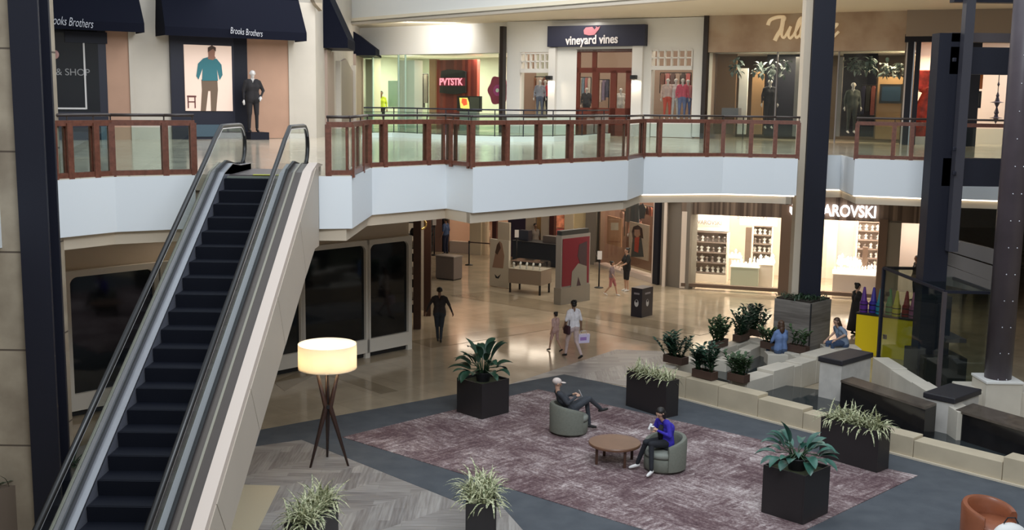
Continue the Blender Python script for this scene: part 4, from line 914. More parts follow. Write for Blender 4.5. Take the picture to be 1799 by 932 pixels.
# ------------------------------------------------------------------ people
SKIN = mat('skin_light', (.50, .30, .21), .55); SKIN2 = mat('skin_brown', (.22, .12, .075), .55)
HAIRD = mat('dark_hair', (.012, .009, .008), .5); HAIRB = mat('brown_hair', (.07, .035, .02), .5)
def cloth(n, c): return mat('cloth_'+n, c, .85, noise=.12, nscale=12)
def V(*a): return Vector(a)
def figure(loc, rz, J, mats, label, cat='person', vox=.012, scale=1., hair='short', hairm=HAIRD, face=True, sleeve=False, group=None, hood=False, fem=False, extra=None, shorts=False, shoe=None, bulk=1.14):
    """one continuous body grown over the joints J (facing +x, left = +y); mats: skin, top, pants, shoe"""
    t = empty('person' if cat == 'person' else 'mannequin', loc, rz, label, cat, group); t.scale = (scale,)*3
    prim = []
    def cap(a, b, ra, rb, tg): prim.append((Vector(a), Vector(b), ra, rb, tg))
    pel, che, nek, hd = V(*J['pelvis']), V(*J['chest']), V(*J['neck']), V(*J['head'])
    sw = .165 if fem else .185; k = bulk
    up = (che-pel).normalized(); side = V(0, 1, 0)
    hL, hR = pel+side*.09, pel-side*.09
    for s in (1, -1):
        cap(pel+side*.075*s, pel+up*.16+side*.055*s, .115*k, .105*k, 'top' if J.get('shirt_long') else 'pants' if 0 else 'top'); cap(pel+up*.16+side*.055*s, che+side*.07*s, .10*k, .115*k, 'top')
        cap(che+side*.07*s, nek+side*sw*.62*s-up*.06, .105*k, .065*k, 'top'); cap(nek-up*.03, nek+side*sw*.9*s-up*.075, .045, .055*k, 'top')
        cap(pel+side*.07*s-up*.03, pel+side*.08*s-up*.06, .118*k, .11*k, 'pants')
    cap(nek-up*.03, hd-V(0, 0, .06), .052, .048, 'skin')
    for s, n_ in ((1, 'L'), (-1, 'R')):
        sh = nek+side*sw*s-up*.075; el = V(*J['el'+n_]); wr = V(*J['wr'+n_]); kn = V(*J['kn'+n_]); an = V(*J['an'+n_]); hip = pel+side*.09*s
        cap(sh, el, .052*k, .042*k, 'top'); 
        if sleeve: m_ = sh.lerp(el, .55); cap(m_, el, .036, .035, 'skin')
        cap(el, wr, .038, .027, 'skin' if sleeve else 'top')
        hdir = (wr-el).normalized(); hdir = (hdir*1+V(*J.get('hd'+n_, (0, 0, 0)))).normalized()
        pal = wr+hdir*.05; cap(wr, wr+hdir*.085, .026, .030, 'skin')
        sd = hdir.cross(V(0, 0, 1)); sd = sd.normalized() if sd.length > .1 else V(0, 1, 0); cl = sd.cross(hdir).normalized()*(-1)
        for q, ln in zip((-.028, -.0095, .0095, .028), (.058, .07, .066, .05)):
            f0_ = wr+hdir*.085+sd*q; f1_ = f0_+hdir*ln*.6+cl*.008; f2_ = f1_+hdir*ln*.35+cl*.03; cap(f0_, f1_, .0105, .0095, 'skin'); cap(f1_, f2_, .0095, .008, 'skin')
        cap(wr+hdir*.03-sd*.02*s, wr+hdir*.075-sd*.055*s+cl*.012, .013, .010, 'skin')
        cap(hip, kn, .088*k, .058*k, 'pants'); 
        if shorts: cap(hip.lerp(kn, .75), kn, .05, .05, 'skin')
        cap(kn, an, .052, .034, 'skin' if shorts else 'pants')
        if not shorts: cap(kn, kn.lerp(an, .92), .056, .045, 'pants')
        fd = V(*J.get('fd'+n_, (1, 0, -.25))).normalized(); hl = an-V(0, 0, .035) if abs(fd.z) < .6 else an
        cap(hl-fd*.03, hl+fd*.09, .036, .036, 'shoe'); cap(hl+fd*.09, hl+fd*.16, .036, .027, 'shoe')
    hf = V(*J.get('hf', (1, 0, 0))).normalized(); hs = V(0, 0, 1).cross(hf).normalized(); hu = hf.cross(hs).normalized()
    hm = Matrix(((hf.x, hs.x, hu.x), (hf.y, hs.y, hu.y), (hf.z, hs.z, hu.z)))
    for a, b, ra, rb, tg in (((-.012, 0, .03), (.012, 0, .03), .082, .080, 'skin'), ((.02, 0, -.01), (.035, 0, -.065), .060, .040, 'skin'), ((.085, 0, .012), (.104, 0, -.018), .010, .013, 'skin'), ((.0, .078, -.005), (.0, .082, .02), .016, .018, 'skin'), ((.0, -.078, -.005), (.0, -.082, .02), .016, .018, 'skin')):
        cap(hd+hm @ Vector(a), hd+hm @ Vector(b), ra, rb, tg)
    mb = MB()
    for a, b, ra, rb, tg in prim:
        d = b-a; L = d.length; n = 3; pts = [(a, ra)]; 
        dn = d.normalized() if L > 1e-3 else V(0, 0, 1); P = [a-dn*ra*q for q in (.98, .80, .45)]+[a]+([b] if L > 1e-3 else [])+[b+dn*rb*q for q in (.45, .80, .98)]
        r_ = [ra*.2, ra*.6, ra*.893, ra]+([rb] if L > 1e-3 else [])+[rb*.893, rb*.6, rb*.2]
        mb.tube(P, r_, 12)
    me = bpy.data.meshes.new('body'); mb.bm.to_mesh(me); mb.bm.free(); o = bpy.data.objects.new('body', me); COL.objects.link(o)
    md = o.modifiers.new('r', 'REMESH'); md.mode = 'VOXEL'; md.voxel_size = vox; md.use_smooth_shade = True
    sm_ = o.modifiers.new('s', 'SMOOTH'); sm_.factor = .5; sm_.iterations = 3
    dg = bpy.context.evaluated_depsgraph_get(); me2 = bpy.data.meshes.new_from_object(o.evaluated_get(dg)); o.modifiers.clear(); o.data = me2
    me2.materials.clear(); tags = ['skin', 'top', 'pants', 'shoe']
    for k_ in tags: me2.materials.append(mats[k_])
    n = len(me2.polygons); cen = np.empty(n*3); me2.polygons.foreach_get('center', cen); cen = cen.reshape(n, 3); best = np.full(n, 1e9); idx = np.zeros(n, int)
    for a, b, ra, rb, tg in prim:
        a_ = np.array(a); d = np.array(b-a); L2 = max(1e-9, float((b-a).length_squared)); q = cen-a_; tt = np.clip((q[:, 0]*d[0]+q[:, 1]*d[1]+q[:, 2]*d[2])/L2, 0, 1); q = q-tt[:, None]*d; dist = np.sqrt((q*q).sum(axis=1))-(ra+(rb-ra)*tt)
        if tg == 'shoe' or tg == 'skin' and sleeve: dist = dist-.004
        m_ = dist < best; best[m_] = dist[m_]; idx[m_] = tags.index(tg)
    me2.polygons.foreach_set('material_index', idx.astype(np.int32)); me2.polygons.foreach_set('use_smooth', [True]*n); o.parent = t
    H = lambda x, y, z: hd+hm @ Vector((x, y, z))
    if hair:
        mb = MB(); mb.ell(H(-.018, 0, .048), (.098, .090, .086), hm, 14)
        if hair in ('long', 'bob'):
            mb.ell(H(-.062, 0, -.03), (.055, .088, .12 if hair == 'long' else .085), hm, 12)
            for s in (1, -1): mb.ell(H(-.01, .074*s, -.03), (.045, .024, .09), hm, 10)
            if hair == 'long': mb.ell(H(-.085, 0, -.13), (.045, .085, .12), hm, 10)
        if hair == 'bun': mb.ell(H(-.10, 0, .10), (.045,)*3, hm, 10); mb.ell(H(-.05, 0, -.01), (.06, .08, .07), hm, 10)
        lp(mb, 'hair', hairm, t, True)
    if face:
        mb = MB()
        for s in (1, -1): mb.ell(H(.083, .030*s, .022), (.008, .013, .007), hm, 8)
        lp(mb, 'eyes', mat('eye_dark', (.015, .01, .01), .3), t, True)
        mb = MB(); mb.ell(H(.082, 0, -.045), (.010, .022, .006), hm, 8); lp(mb, 'mouth', mat('lips', (.30, .10, .08), .5), t, True)
    t['_n'] = 0; del t['_n']
    return t, H, hm
STAND = dict(pelvis=(0, 0, .95), chest=(0, 0, 1.25), neck=(0, 0, 1.46), head=(.015, 0, 1.60), elL=(-.02, .25, 1.13), wrL=(.06, .27, .89), elR=(-.02, -.25, 1.13), wrR=(.06, -.27, .89), knL=(.01, .10, .50), anL=(-.02, .11, .09), knR=(.01, -.10, .50), anR=(-.02, -.11, .09))
WALK = dict(STAND, knL=(.16, .09, .52), anL=(.26, .08, .10), knR=(-.04, -.09, .50), anR=(-.32, -.09, .15), elL=(-.10, .24, 1.14), wrL=(-.02, .26, .90), elR=(.06, -.24, 1.14), wrR=(.20, -.24, .93), fdR=(1, 0, -.6))
SIT = dict(pelvis=(0, 0, .13), chest=(.0, 0, .45), neck=(.02, 0, .66), head=(.05, 0, .80), elL=(.08, .24, .35), wrL=(.28, .14, .22), elR=(.08, -.24, .35), wrR=(.28, -.14, .22), knL=(.42, .12, .10), anL=(.42, .12, -.33), knR=(.42, -.12, .10), anR=(.42, -.12, -.33))
SH_W = mat('white_trainer', (.70, .68, .66), .5); SH_B = mat('black_shoe', (.012, .011, .011), .5)
# man in the cap, reclining with legs crossed
J = dict(pelvis=(.03, 0, .56), chest=(-.17, 0, .79), neck=(-.30, 0, .97), head=(-.30, 0, 1.13), elL=(-.12, .25, .74), wrL=(.10, .13, .84), elR=(-.12, -.25, .74), wrR=(.12, -.10, .84), hdL=(.3, -.6, .2), hdR=(.3, .6, .3),
         knL=(.42, .13, .72), anL=(.50, .12, .12), knR=(.43, -.08, .78), anR=(.74, .05, .50), fdR=(.8, .1, .1), fdL=(1, .05, -.2), hf=(1, 0, -.12))
GJ = cloth('charcoal', (.035, .038, .046)); GP = cloth('dark_grey', (.042, .046, .055))
t, H, hm = figure((c1.x, c1.y, .024), ch1_rz, J, dict(skin=SKIN, top=GJ, pants=GP, shoe=SH_B), 'person in a pale cap and charcoal clothes reclining cross-legged in the left tub chair', vox=.009, hair='short', hairm=mat('grey_hair', (.25, .23, .21), .6))
mb = MB(); mb.ell(H(-.015, 0, .062), (.105, .097, .082), hm, 18); lp(mb, 'cap', cloth('pale_cap', (.62, .52, .47)), t, True)
mb = MB(); mb.ell(H(.125, 0, .045), (.075, .070, .010), hm, 14); lp(mb, 'cap_brim', cloth('pale_cap', (.62, .52, .47)), t, True)
def child_world(root, v): return root.matrix_basis @ Vector(v)
def prop(name, label, cat, root, at, build, m, rot=0):
    p = child_world(root, at); o = build(MB()).build(name, m, None, True); o.location = p; o.rotation_euler = (0, rot, root.rotation_euler.z); tag(o, label, cat); return o
prop('phone', 'pale phone held up by the person in the cap', 'phone', t, (.245, .0, .885), lambda m: m.box(-.006, .006, -.04, .04, -.07, .09, .004), mat('pale_phone', (.62, .60, .60), .3), R(-25))
# woman in blue
J = dict(pelvis=(-.03, 0, .55), chest=(-.03, 0, .86), neck=(.05, 0, 1.05), head=(.13, 0, 1.17), elL=(.08, .25, .76), wrL=(.26, .08, .86), elR=(.08, -.25, .76), wrR=(.26, -.08, .82), hdL=(.1, -.7, .4), hdR=(.1, .7, .3),
         knL=(.42, .09, .60), anL=(.52, .24, .12), knR=(.43, -.07, .60), anR=(.50, -.24, .12), hf=(1, .1, -.55), fdL=(.9, .35, -.2), fdR=(.95, -.3, -.2))
t, H, hm = figure((c2.x, c2.y, .024), ch2_rz, J, dict(skin=SKIN, top=cloth('royal_blue', (.035, .022, .36)), pants=cloth('black_leggings', (.012, .013, .018)), shoe=SH_W), 'person in a royal blue jacket holding a cup in the right tub chair', vox=.009, hair='bob', fem=True)
lp(MB().tube([(.11, .03, .93), (.125, 0, .80), (.10, 0, .64)], [.05, .06, .05], 8), 'shirt_front', cloth('black_shirt', (.015, .015, .02)), t, True)
prop('paper_cup', 'white paper cup held by the person in the blue jacket', 'cup', t, (.33, .0, .82), lambda m: m.lathe([(.028, 0), (.040, .11), (.042, .11), (.042, .12), (.0, .125)], (0, 0, 0), 16), mat('white_paper', (.8, .8, .8), .5))
prop('white_phone', 'small white phone held beside the paper cup', 'phone', t, (.31, -.10, .90), lambda m: m.box(-.005, .005, -.035, .035, -.06, .07, .003), mat('white_paper', (0,0,0)), R(-30))
# walkers
p = U(772, 602); figure((p.x, p.y, 0), R(88), dict(WALK, knL=(.05, .08, .5), anL=(.10, .06, .09), knR=(.02, -.06, .5), anR=(-.12, -.05, .12), elL=(-.05, .31, 1.18), wrL=(-.02, .40, .96), elR=(-.03, -.30, 1.18), wrR=(.02, -.38, .96)), dict(skin=SKIN2, top=cloth('brown_black', (.030, .024, .024)), pants=cloth('dark_slate', (.022, .028, .036)), shoe=SH_B), 'person in dark clothes walking alone past the dark window wall', scale=1.0)
p = U(1006, 630); 
t, H, hm = figure((p.x, p.y, 0), R(120), dict(WALK, wrR=(.02, -.28, .88), elR=(-.02, -.25, 1.13), wrL=(.10, .24, .98), elL=(.0, .25, 1.15)), dict(skin=SKIN2, top=cloth('white_tee', (.78, .74, .76)), pants=cloth('pale_pink', (.55, .42, .40)), shoe=SH_B), 'adult in a white T-shirt and pale trousers walking beside a child in the corridor', scale=1.0, hair='bun', sleeve=True, fem=True)
tp = t
q = t.matrix_basis @ V(.02, .20, 0); o = empty('shoulder_bag', (q.x, q.y, .86), R(120), 'small dark shoulder bag worn by the adult in the white T-shirt', 'bag')
lp(MB().box(-.14, .14, -.04, .05, -.13, .13, .03), 'bag_body', cloth('oxblood', (.05, .015, .02)), o, True); lp(MB().tube([(-.1, 0, .12), (-.04, -.10, .55), (.0, -.22, .60), (.06, -.16, .50), (.1, 0, .12)], .012, 6), 'strap', cloth('oxblood', (0,0,0)), o, True)
q = t.matrix_basis @ V(.06, -.31, 0); o = empty('shopping_bag', (q.x+.05, q.y, .42), R(20), 'white and lilac shopping bag carried by the adult in the white T-shirt', 'bag')
lp(MB().hexa([(-.19, -.06, 0), (.19, -.06, 0), (.19, .06, 0), (-.19, .06, 0), (-.21, -.06, .26), (.21, -.06, .26), (.21, .06, .26), (-.21, .06, .26)]), 'bag_body', mat('lilac_white_paper', (.68, .60, .78), .4), o); lp(MB().tube([(-.1, -.062, .26), (-.08, -.04, .36), (.08, -.04, .36), (.1, -.062, .26)], .008, 6), 'handle', mat('white_cord', (.7, .7, .7), .5), o, True); lp(MB().box(-.1, .1, -.064, -.058, .08, .18), 'printed_patch', mat('lilac_print', (.35, .20, .50), .4), o)
p = U(975, 618); figure((p.x, p.y, 0), R(130), WALK, dict(skin=SKIN, top=cloth('rose_top', (.55, .36, .32)), pants=cloth('rose_shorts', (.50, .32, .29)), shoe=SH_B), 'small child in a pink outfit and shorts walking beside the adult', scale=.70, hair='bun', sleeve=True, shorts=True, fem=True, bulk=1.05)
p = U(783, 447); figure((p.x, p.y, 0), R(150), STAND, dict(skin=SKIN2, top=cloth('guard_blue', (.05, .09, .20)), pants=cloth('guard_navy', (.012, .018, .05)), shoe=SH_B), 'guard in a blue shirt and navy trousers standing behind the grey bin', scale=1.02, sleeve=True, vox=.014)
p = U(940, 462); figure((p.x, p.y+.9, 0), R(-60), STAND, dict(skin=SKIN2, top=cloth('grey_shirt', (.22, .19, .165)), pants=cloth('black_trousers', (.02, .02, .02)), shoe=SH_B), 'worker in a grey shirt standing behind the black counter', scale=1.0, sleeve=True, vox=.014)
p = U(1100, 512); figure((p.x, p.y, 0), R(200), dict(STAND, elL=(.1, .24, 1.16), wrL=(.32, .18, 1.05), elR=(.1, -.24, 1.16), wrR=(.32, -.18, 1.05)), dict(skin=SKIN, top=cloth('black_tee', (.012, .012, .012)), pants=cloth('black_shorts', (.014, .013, .016)), shoe=SH_W), 'adult in black T-shirt and shorts standing before the warm shop window', sleeve=True, shorts=True, hair='bun', scale=1.0, vox=.014, fem=True)
p = U(1074, 520); figure((p.x, p.y, 0), R(-20), WALK, dict(skin=SKIN, top=cloth('grey_pink', (.24, .18, .19)), pants=cloth('pink_shorts', (.42, .16, .16)), shoe=SH_W), 'child in pink shorts standing beside the adult in black', sleeve=True, shorts=True, hair='bun', scale=.78, vox=.016, fem=True)
# people around the fountain
p = U(1325, 589, .56); figure((p.x, p.y+.45, .50), R(150), SIT, dict(skin=SKIN, top=cloth('dark_green_top', (.02, .035, .03)), pants=cloth('black_trousers', (.02, .02, .02)), shoe=SH_B), 'person with long dark hair sitting on the rear fountain wall among the plants', hair='long', fem=True)
p = UY(1372, 600, 30.35); figure((p.x, 30.35, .50), R(112), SIT, dict(skin=SKIN, top=cloth('denim_blue', (.13, .20, .38)), pants=cloth('denim_pants', (.05, .08, .15)), shoe=SH_W), 'person in a pale blue denim top sitting by the plank planter', hair='long', hairm=HAIRB, fem=True)
p = U(1486, 606, .74); figure((p.x, p.y+.3, .62), R(200), dict(SIT, elR=(.10, -.22, .40), elL=(.10, .25, .40), wrL=(.38, .20, .26), wrR=(.42, -.18, .18), chest=(.08, 0, .42), neck=(.18, 0, .60), head=(.24, 0, .72), hf=(1, 0, -.3)), dict(skin=SKIN, top=cloth('grey_blue_tee', (.22, .27, .36)), pants=cloth('denim_pants', (0,0,0)), shoe=SH_W), 'person in a grey-blue T-shirt leaning forward behind the dark-capped fountain pedestal', hair='long', hairm=HAIRB, sleeve=True, fem=True)
p = U(1492, 583)
t, H, hm = figure((p.x, p.y-.6, 0), R(20), dict(STAND, elR=(.1, -.22, 1.18), wrR=(.28, -.16, 1.10), elL=(.1, .22, 1.2), wrL=(.30, .12, 1.12)), dict(skin=SKIN, top=cloth('black_dress', (.012, .010, .012)), pants=cloth('black_dress', (0,0,0)), shoe=SH_B), 'person in a long black dress standing left of the yellow crayon stand', hair='bun', sleeve=True, fem=True)
lp(MB().lathe([(.15, 1.12), (.17, .95), (.22, .55), (.27, .18), (.25, .18), (.20, .55)], (0, 0, 0), 20, cap=False), 'skirt', cloth('black_dress', (0,0,0)), t, True)
SKMQ = mat('mannequin_white', (.60, .57, .55), .4)
# ------------------------------------------------------------------ upper left: facade with navy awnings
wallobj('wall_left', WB, 0, WB.L, S, 14, BBW, .3)
wallobj('wall_left', WS, 0, WS.L, S, 14, BBW, .3)
def wr(mb, w, x0, y0, x1, y1, d0, d1, bev=0):
    if d1 < -.25 and d0 < -.45:
        w2 = Wall((w.P(0, 0, d1)).xy, (w.P(w.L, 0, d1)).xy); a, b, z0, z1 = w2.rect(x0, y0, x1, y1); return mb.wbox(w2, a, b, z0, z1, d0-d1, 0, bev)
    a, b, z0, z1 = w.rect(x0, y0, x1, y1); return mb.wbox(w, a, b, z0, z1, d0, d1, bev)
DRAPE = mat('orange_beige_drape', (.42, .25, .17), .7, noise=.12, nscale=.7)
NAV2 = mat('navy_shopfront_paint', (.010, .011, .024), .4); BLKGL = mat('dark_shop_glass', (.020, .022, .026), .1, spec=.6); TEALG = mat('teal_grey_panel', (.06, .10, .13), .4)
sw = empty('shop_window', WB.P(2, S)); tag(sw, 'dark upper shop window with a thin white framed notice, at the far left', 'shop window')
wr(MB(), WB, 60, 40, 187, 247, .0, .10).build('surround', NAV2, sw); wr(MB(), WB, 70, 52, 172, 196, .10, .12).build('pane', BLKGL, sw)
wr(MB(), WB, 187, 40, 227, 247, .0, .06).build('drape_panel', DRAPE, sw); wr(MB(), WB, 227, 40, 233, 262, 0, .10).build('jamb', BBW, sw)
mb = MB(); wr(mb, WB, 74, 189, 149, 192, .12, .14); wr(mb, WB, 146, 70, 149, 192, .12, .14); mb.build('notice_frame', mat('white_line', (.55, .53, .52), .5), sw)
wr(MB(), WB, 112, 56, 186, 76, .12, .16).build('upper_bar', NAVYP, sw); wr(MB(), WB, 176, 222, 192, 246, .10, .14).build('blue_panel', TEALG, sw)
def wpt(w, px, py, d=.13): k, z = w.at(px, py); return w.P(k, z, d)
text_mesh('notice_text', 'VIEW & SHOP', .30, mat('faint_white', (.22, .22, .22), .5), sw, wpt(WB, 103, 127), WB.u, (0, 0, 1), .004)
MB().ell(wpt(WB, 95, 96), (.13, .03, .14)).build('notice_emblem', mat('pink_emblem', (.40, .22, .20), .5), sw, True)
dr_ = empty('shop_display', WB.P(6, S)); tag(dr_, 'navy framed upper shop display with a large poster of a standing man', 'shop display')
wr(MB(), WB, 299, 60, 410, 246, 0, .12).build('surround', NAV2, dr_); wr(MB(), WB, 410, 60, 434, 246, 0, .08).build('dark_recess', NAVYP, dr_)
wr(MB(), WB, 434, 60, 506, 243, 0, .05).build('drape_panel', DRAPE, dr_); wr(MB(), WB, 334, 219, 383, 240, .12, .15).build('base_panel', TEALG, dr_); wr(MB(), WB, 506, 60, 514, 262, 0, .10).build('jamb', BBW, dr_)
wr(MB(), WB, 322, 80, 405, 195, .12, .16).build('poster', mat('warm_white_poster', (.72, .55, .46), .5, emit=(.9, .66, .52), es=.35), dr_)
WBp = lambda pts, d0, d1, nm, m: MB().wpoly(WB, [WB.at(*q) for q in pts], d0, d1).build(nm, m, dr_)
WBp([(350, 195), (352, 158), (351, 140), (379, 140), (380, 158), (377, 195), (368, 195), (367, 160), (363, 160), (359, 195)], .16, .17, 'printed_trousers', mat('printed_khaki', (.17, .11, .07), .6))
WBp([(352, 142), (353, 120), (346, 140), (342, 134), (345, 112), (354, 103), (365, 100), (378, 104), (386, 114), (388, 132), (383, 141), (378, 121), (380, 142)], .17, .18, 'printed_jumper', mat('printed_teal', (.03, .17, .20), .6))
WBp([(362, 104), (371, 106), (376, 102), (374, 99), (375, 88), (369, 82), (362, 88), (363, 98)], .18, .185, 'printed_head', mat('printed_face', (.32, .15, .10), .6))
WBp([(362, 92), (362, 84), (369, 80), (376, 84), (376, 91), (371, 86)], .185, .19, 'printed_hair', HAIRB)
mb = MB()
for q in ((326, 168, 342, 171), (327, 171, 329, 190), (339, 171, 341, 190), (328, 178, 340, 180)): wr(mb, WB, *q, .16, .175)
mb.build('printed_chair', mat('printed_red_brown', (.14, .04, .035), .6), dr_)
def awning(w, x0, x1, ytop, ybot, zt, dep, label, text=None, tx=None, tw=0):
    """x0..x1 are the picture columns of the awning's lower front edge"""
    w2 = Wall((w.P(0, 0, dep)).xy, (w.P(w.L, 0, dep)).xy); k0, z0 = w2.at(x0, ybot[0]); k1, z1 = w2.at(x1, ybot[1]); z = (z0+z1)/2
    t = empty('awning', w.P((k0+k1)/2, z)); tag(t, label, 'awning')
    P = [w.P(k0+.1, zt, .02), w.P(k1-.1, zt, .02), w.P(k1, z+.28, dep), w.P(k0, z+.28, dep)]; Q = [w.P(k0, z, dep), w.P(k1, z, dep), w.P(k1, z, .02), w.P(k0, z, .02), w.P(k0, z+.28, .02), w.P(k1, z+.28, .02)]
    MB().face(P).face([P[3], P[2], Q[1], Q[0]]).face([P[1], Q[5], Q[2], Q[1], P[2]]).face([P[0], P[3], Q[0], Q[3], Q[4]]).build('canopy', NAVY, t)
    MB().face([Q[0], Q[1], w.P(k1, z, dep-.03), w.P(k0, z, dep-.03)]).build('hem', NAVYP, t)
    if text:
        kx, zx = w2.at(*tx); f = (zt-z-.28); zz = zx; dd = dep+.03 if zz < z+.28 else dep*(1-(zz-z-.28)/f)+.05
        upv = (P[0]-P[3]).normalized() if zz > z+.28 else Vector((0, 0, 1)); upv = (P[0]-P[3]); upv = (upv-w.u*upv.dot(w.u)).normalized()
        s_ = tw/1950*37/3.05; text_mesh('lettering', text, s_, mat('white_script', (.42, .42, .45), .5), t, w.P(kx, zz, dd+.08), w.u-Vector((0, 0, .06)), upv, .004, .55, .46*1.0, -.004)
    return t
awning(WB, 60, 254, 0, (51, 55), 11.8, 1.1, 'navy awning at the far left with white script lettering', 'Brooks Brothers', (120, 39), 70)
awning(WB, 290, 539, 0, (61, 73), 11.8, 1.1, 'wide navy awning with small white script lettering above the poster display', 'Brooks Brothers', (430, 57), 57)
awning(WS, 612, 583, 0, (84, 84), 11.9, .95, 'narrow navy awning seen side-on at the corner of the facade') if 0 else None
def sideawn(px0, px1, ybot, ytop, label, kdep):
    k, z = WS.at(px0, ybot); p0 = WS.P(k, z); L = kdep
    d = abs((px1-px0))/1950*p0.y*1.0
    t = empty('awning', p0); tag(t, label, 'awning', None); zt = UY(px0, ytop, p0.y).z
    A = [WS.P(k, z, .0), WS.P(k, z, d), WS.P(k, z+.35, d), WS.P(k, zt, .0)]; B = [WS.P(k+L, z, .0), WS.P(k+L, z, d), WS.P(k+L, z+.35, d), WS.P(k+L, zt, .0)]
    MB().face(A).face(B[::-1]).face([A[1], B[1], B[2], A[2]]).face([A[2], B[2], B[3], A[3]]).build('canopy', NAVY, t); MB().face([A[0], A[1], B[1], B[0]]).build('underside', NAVYP, t)
sideawn(568, 610, 84, -28, 'narrow navy awning seen side-on at the facade corner', 2.6)
sideawn(621, 659, 97, 55, 'smallest navy awning at the far end of the facade', 3.5)
fr_ = empty('arched_shutter', WS.P(5, S)); tag(fr_, 'tall arched taupe shutter panel in the side of the facade', 'shutter')
a, b, z0, z1 = WS.rect(591, 103, 618, 243)
MB().wpoly(WS, [(a, S+.2), (b, S+.2), (b, z1-.5), ((a+b)/2, z1), (a, z1-.3)], .0, .08).build('panel', mat('taupe_panel', (.27, .215, .18), .6), fr_); 
for k in (a, b): MB().wbox(WS, k-.12, k+.12, S, z1-.2, 0, .2).build('moulding', BBW, fr_)
wr(MB(), WS, 621, 98, 636, 243, 0, .12).build('panel', mat('rosy_taupe', (.34, .25, .20), .6), fr_)
wr(MB(), WS, 571, 90, 583, 243, 0, .10).build('side_panel', mat('rosy_taupe', (0,0,0)), fr_)
struct(MB().wpoly(WB, [WB.at(*q) for q in ((545, 0), (560, 0), (560, 20), (549, 8))], 0, .3).build('trim_8', BSTONE))
# suited mannequin
p = Vector(WB.P(WB.at(432, 200)[0], S, .7)); figure((p.x, p.y, S+.25), R(-60), dict(STAND, elL=(.0, .30, 1.15), wrL=(.12, .20, .98)), dict(skin=SKMQ, top=cloth('black_suit', (.014, .012, .014)), pants=cloth('black_suit', (0,0,0)), shoe=SH_B), 'mannequin in a black suit standing right of the poster display', cat='mannequin', scale=1.22, face=False, hair=None, vox=.018)
MB().wbox(WB, WB.at(425, 200)[0]-.1, WB.at(447, 200)[0]+.1, S, S+.25, .3, 1.1).build('plinth_block', NAVYP); tag(bpy.data.objects['plinth_block'], 'low dark plinth under the suited mannequin', 'plinth')
# ------------------------------------------------------------------ upper centre: glass shop with red wall
def room(w, k0, k1, z0, z1, dep, mw, mf=None, nm='shop'):
    struct(MB().wbox(w, k0, k1, z0, z1, -dep-.1, -dep).build('wall_'+nm, mw))
    for k in (k0, k1): struct(MB().wbox(w, k-.06, k+.06, z0, z1, -dep, -.15).build('wall_'+nm, mw))
    struct(MB().wbox(w, k0, k1, z1, z1+.1, -dep, -.05).build('ceiling_'+nm, WWALL))
def lightin(w, k, z, d, size, power, col=WARM, sy=1.2):
    p = w.P(k, z, -d); area('shop_light', p, size, power, col, sy=sy)
HWALL = mat('shop_white', (.78, .76, .72), .6)
zt = WP.at(760, 95)[1]
wallobj('wall_shop_front', WP, -1, WP.L+.4, zt, UZ, WWALL, .3)
GRW = mat('greenish_shop_wall', (.50, .54, .46), .6)
room(WP, 0, WP.L, S, zt, 4.5, GRW, nm='glass_shop')
lightin(WP, WP.L*.3, zt-.05, 2.2, 3, 330, (1, .90, .70)); lightin(WP, WP.L*.8, zt-.05, 2.2, 3, 330, (1, .93, .82))
gs = empty('glass_shop_front', WP.P(3, S)); tag(gs, 'greenish full height glass shop front in the upper centre', 'shop front')
a, b, _, _ = WP.rect(640, 100, 888, 235); MB().wbox(WP, a, b, S+.05, zt, -.02, 0).build('glass', GLG, gs)
for px in (655, 700, 712): k = WP.at(px, 150)[0]; MB().wbox(WP, k-.03, k+.03, S, zt, -.05, .03).build('mullion', mat('pale_green_edge', (.45, .60, .52), .3), gs)
wr(MB(), WP, 640, 104, 654, 236, -.6, -.1).build('pillar', mat('cream_pillar', (.62, .56, .42), .6), gs); wr(MB(), WP, 700, 106, 728, 236, -1.2, -.6).build('pillar', HWALL, gs)
wr(MB(), WP, 682, 142, 699, 188, -1.6, -1.4).build('pale_door', mat('mint_panel', (.42, .60, .56), .4), gs)
rw = wr(MB(), WP, 764, 105, 838, 238, -1.6, -1.4).build('red_wall', REDW); tag(rw, 'red vertically striped wall inside the glass shop', 'wall panel'); 
wr(MB(), WP, 754, 104, 765, 238, -1.6, -1.3).build('end_panel', mat('orange_wood', (.42, .22, .12), .5), gs)
sg = empty('wall_sign', wpt(WP, 797, 145)); tag(sg, 'black sign with pink lettering on the red striped wall', 'sign')
W2 = Wall(WP.P(0, 0, -1.3).xy, WP.P(WP.L, 0, -1.3).xy)
MB().wpoly(W2, [W2.at(*q) for q in ((775, 163), (778, 125), (790, 122), (815, 124), (820, 126), (820, 163), (800, 166))], 0, .12).build('board', BLK, sg)
wr(MB(), W2, 774, 137, 820, 151, .12, .14).build('crimson_band', mat('crimson_band', (.25, .01, .04), .4), sg)
text_mesh('lettering', 'PVTSTK', .46, mat('pink_lettering', (.9, .3, .4), .4, emit=(1, .25, .35), es=1.2), sg, wpt(W2, 795.5, 144.5, .15), W2.u, (0, 0, 1), .01, 0, .92, .012)
tv = empty('television', wpt(WP, 825, 180)); tag(tv, 'screen showing red and yellow shapes at the foot of the red wall', 'screen')
W3 = Wall(WP.P(0, 0, -.7).xy, WP.P(WP.L, 0, -.7).xy)
wr(MB(), W3, 806, 169, 847, 196, 0, .12).build('casing', BLK, tv); wr(MB(), W3, 828, 171, 845, 192, .12, .125).build('dark_picture', mat('dark_picture', (.10, .09, .08), .3), tv)
MB().wpoly(W3, [W3.at(*q) for q in ((810, 172), (824, 172), (827, 180), (828, 193), (812, 190))], .12, .13).build('yellow_picture', mat('screen_yellow', (.8, .6, .1), .4, emit=(1, .75, .2), es=.9), tv)
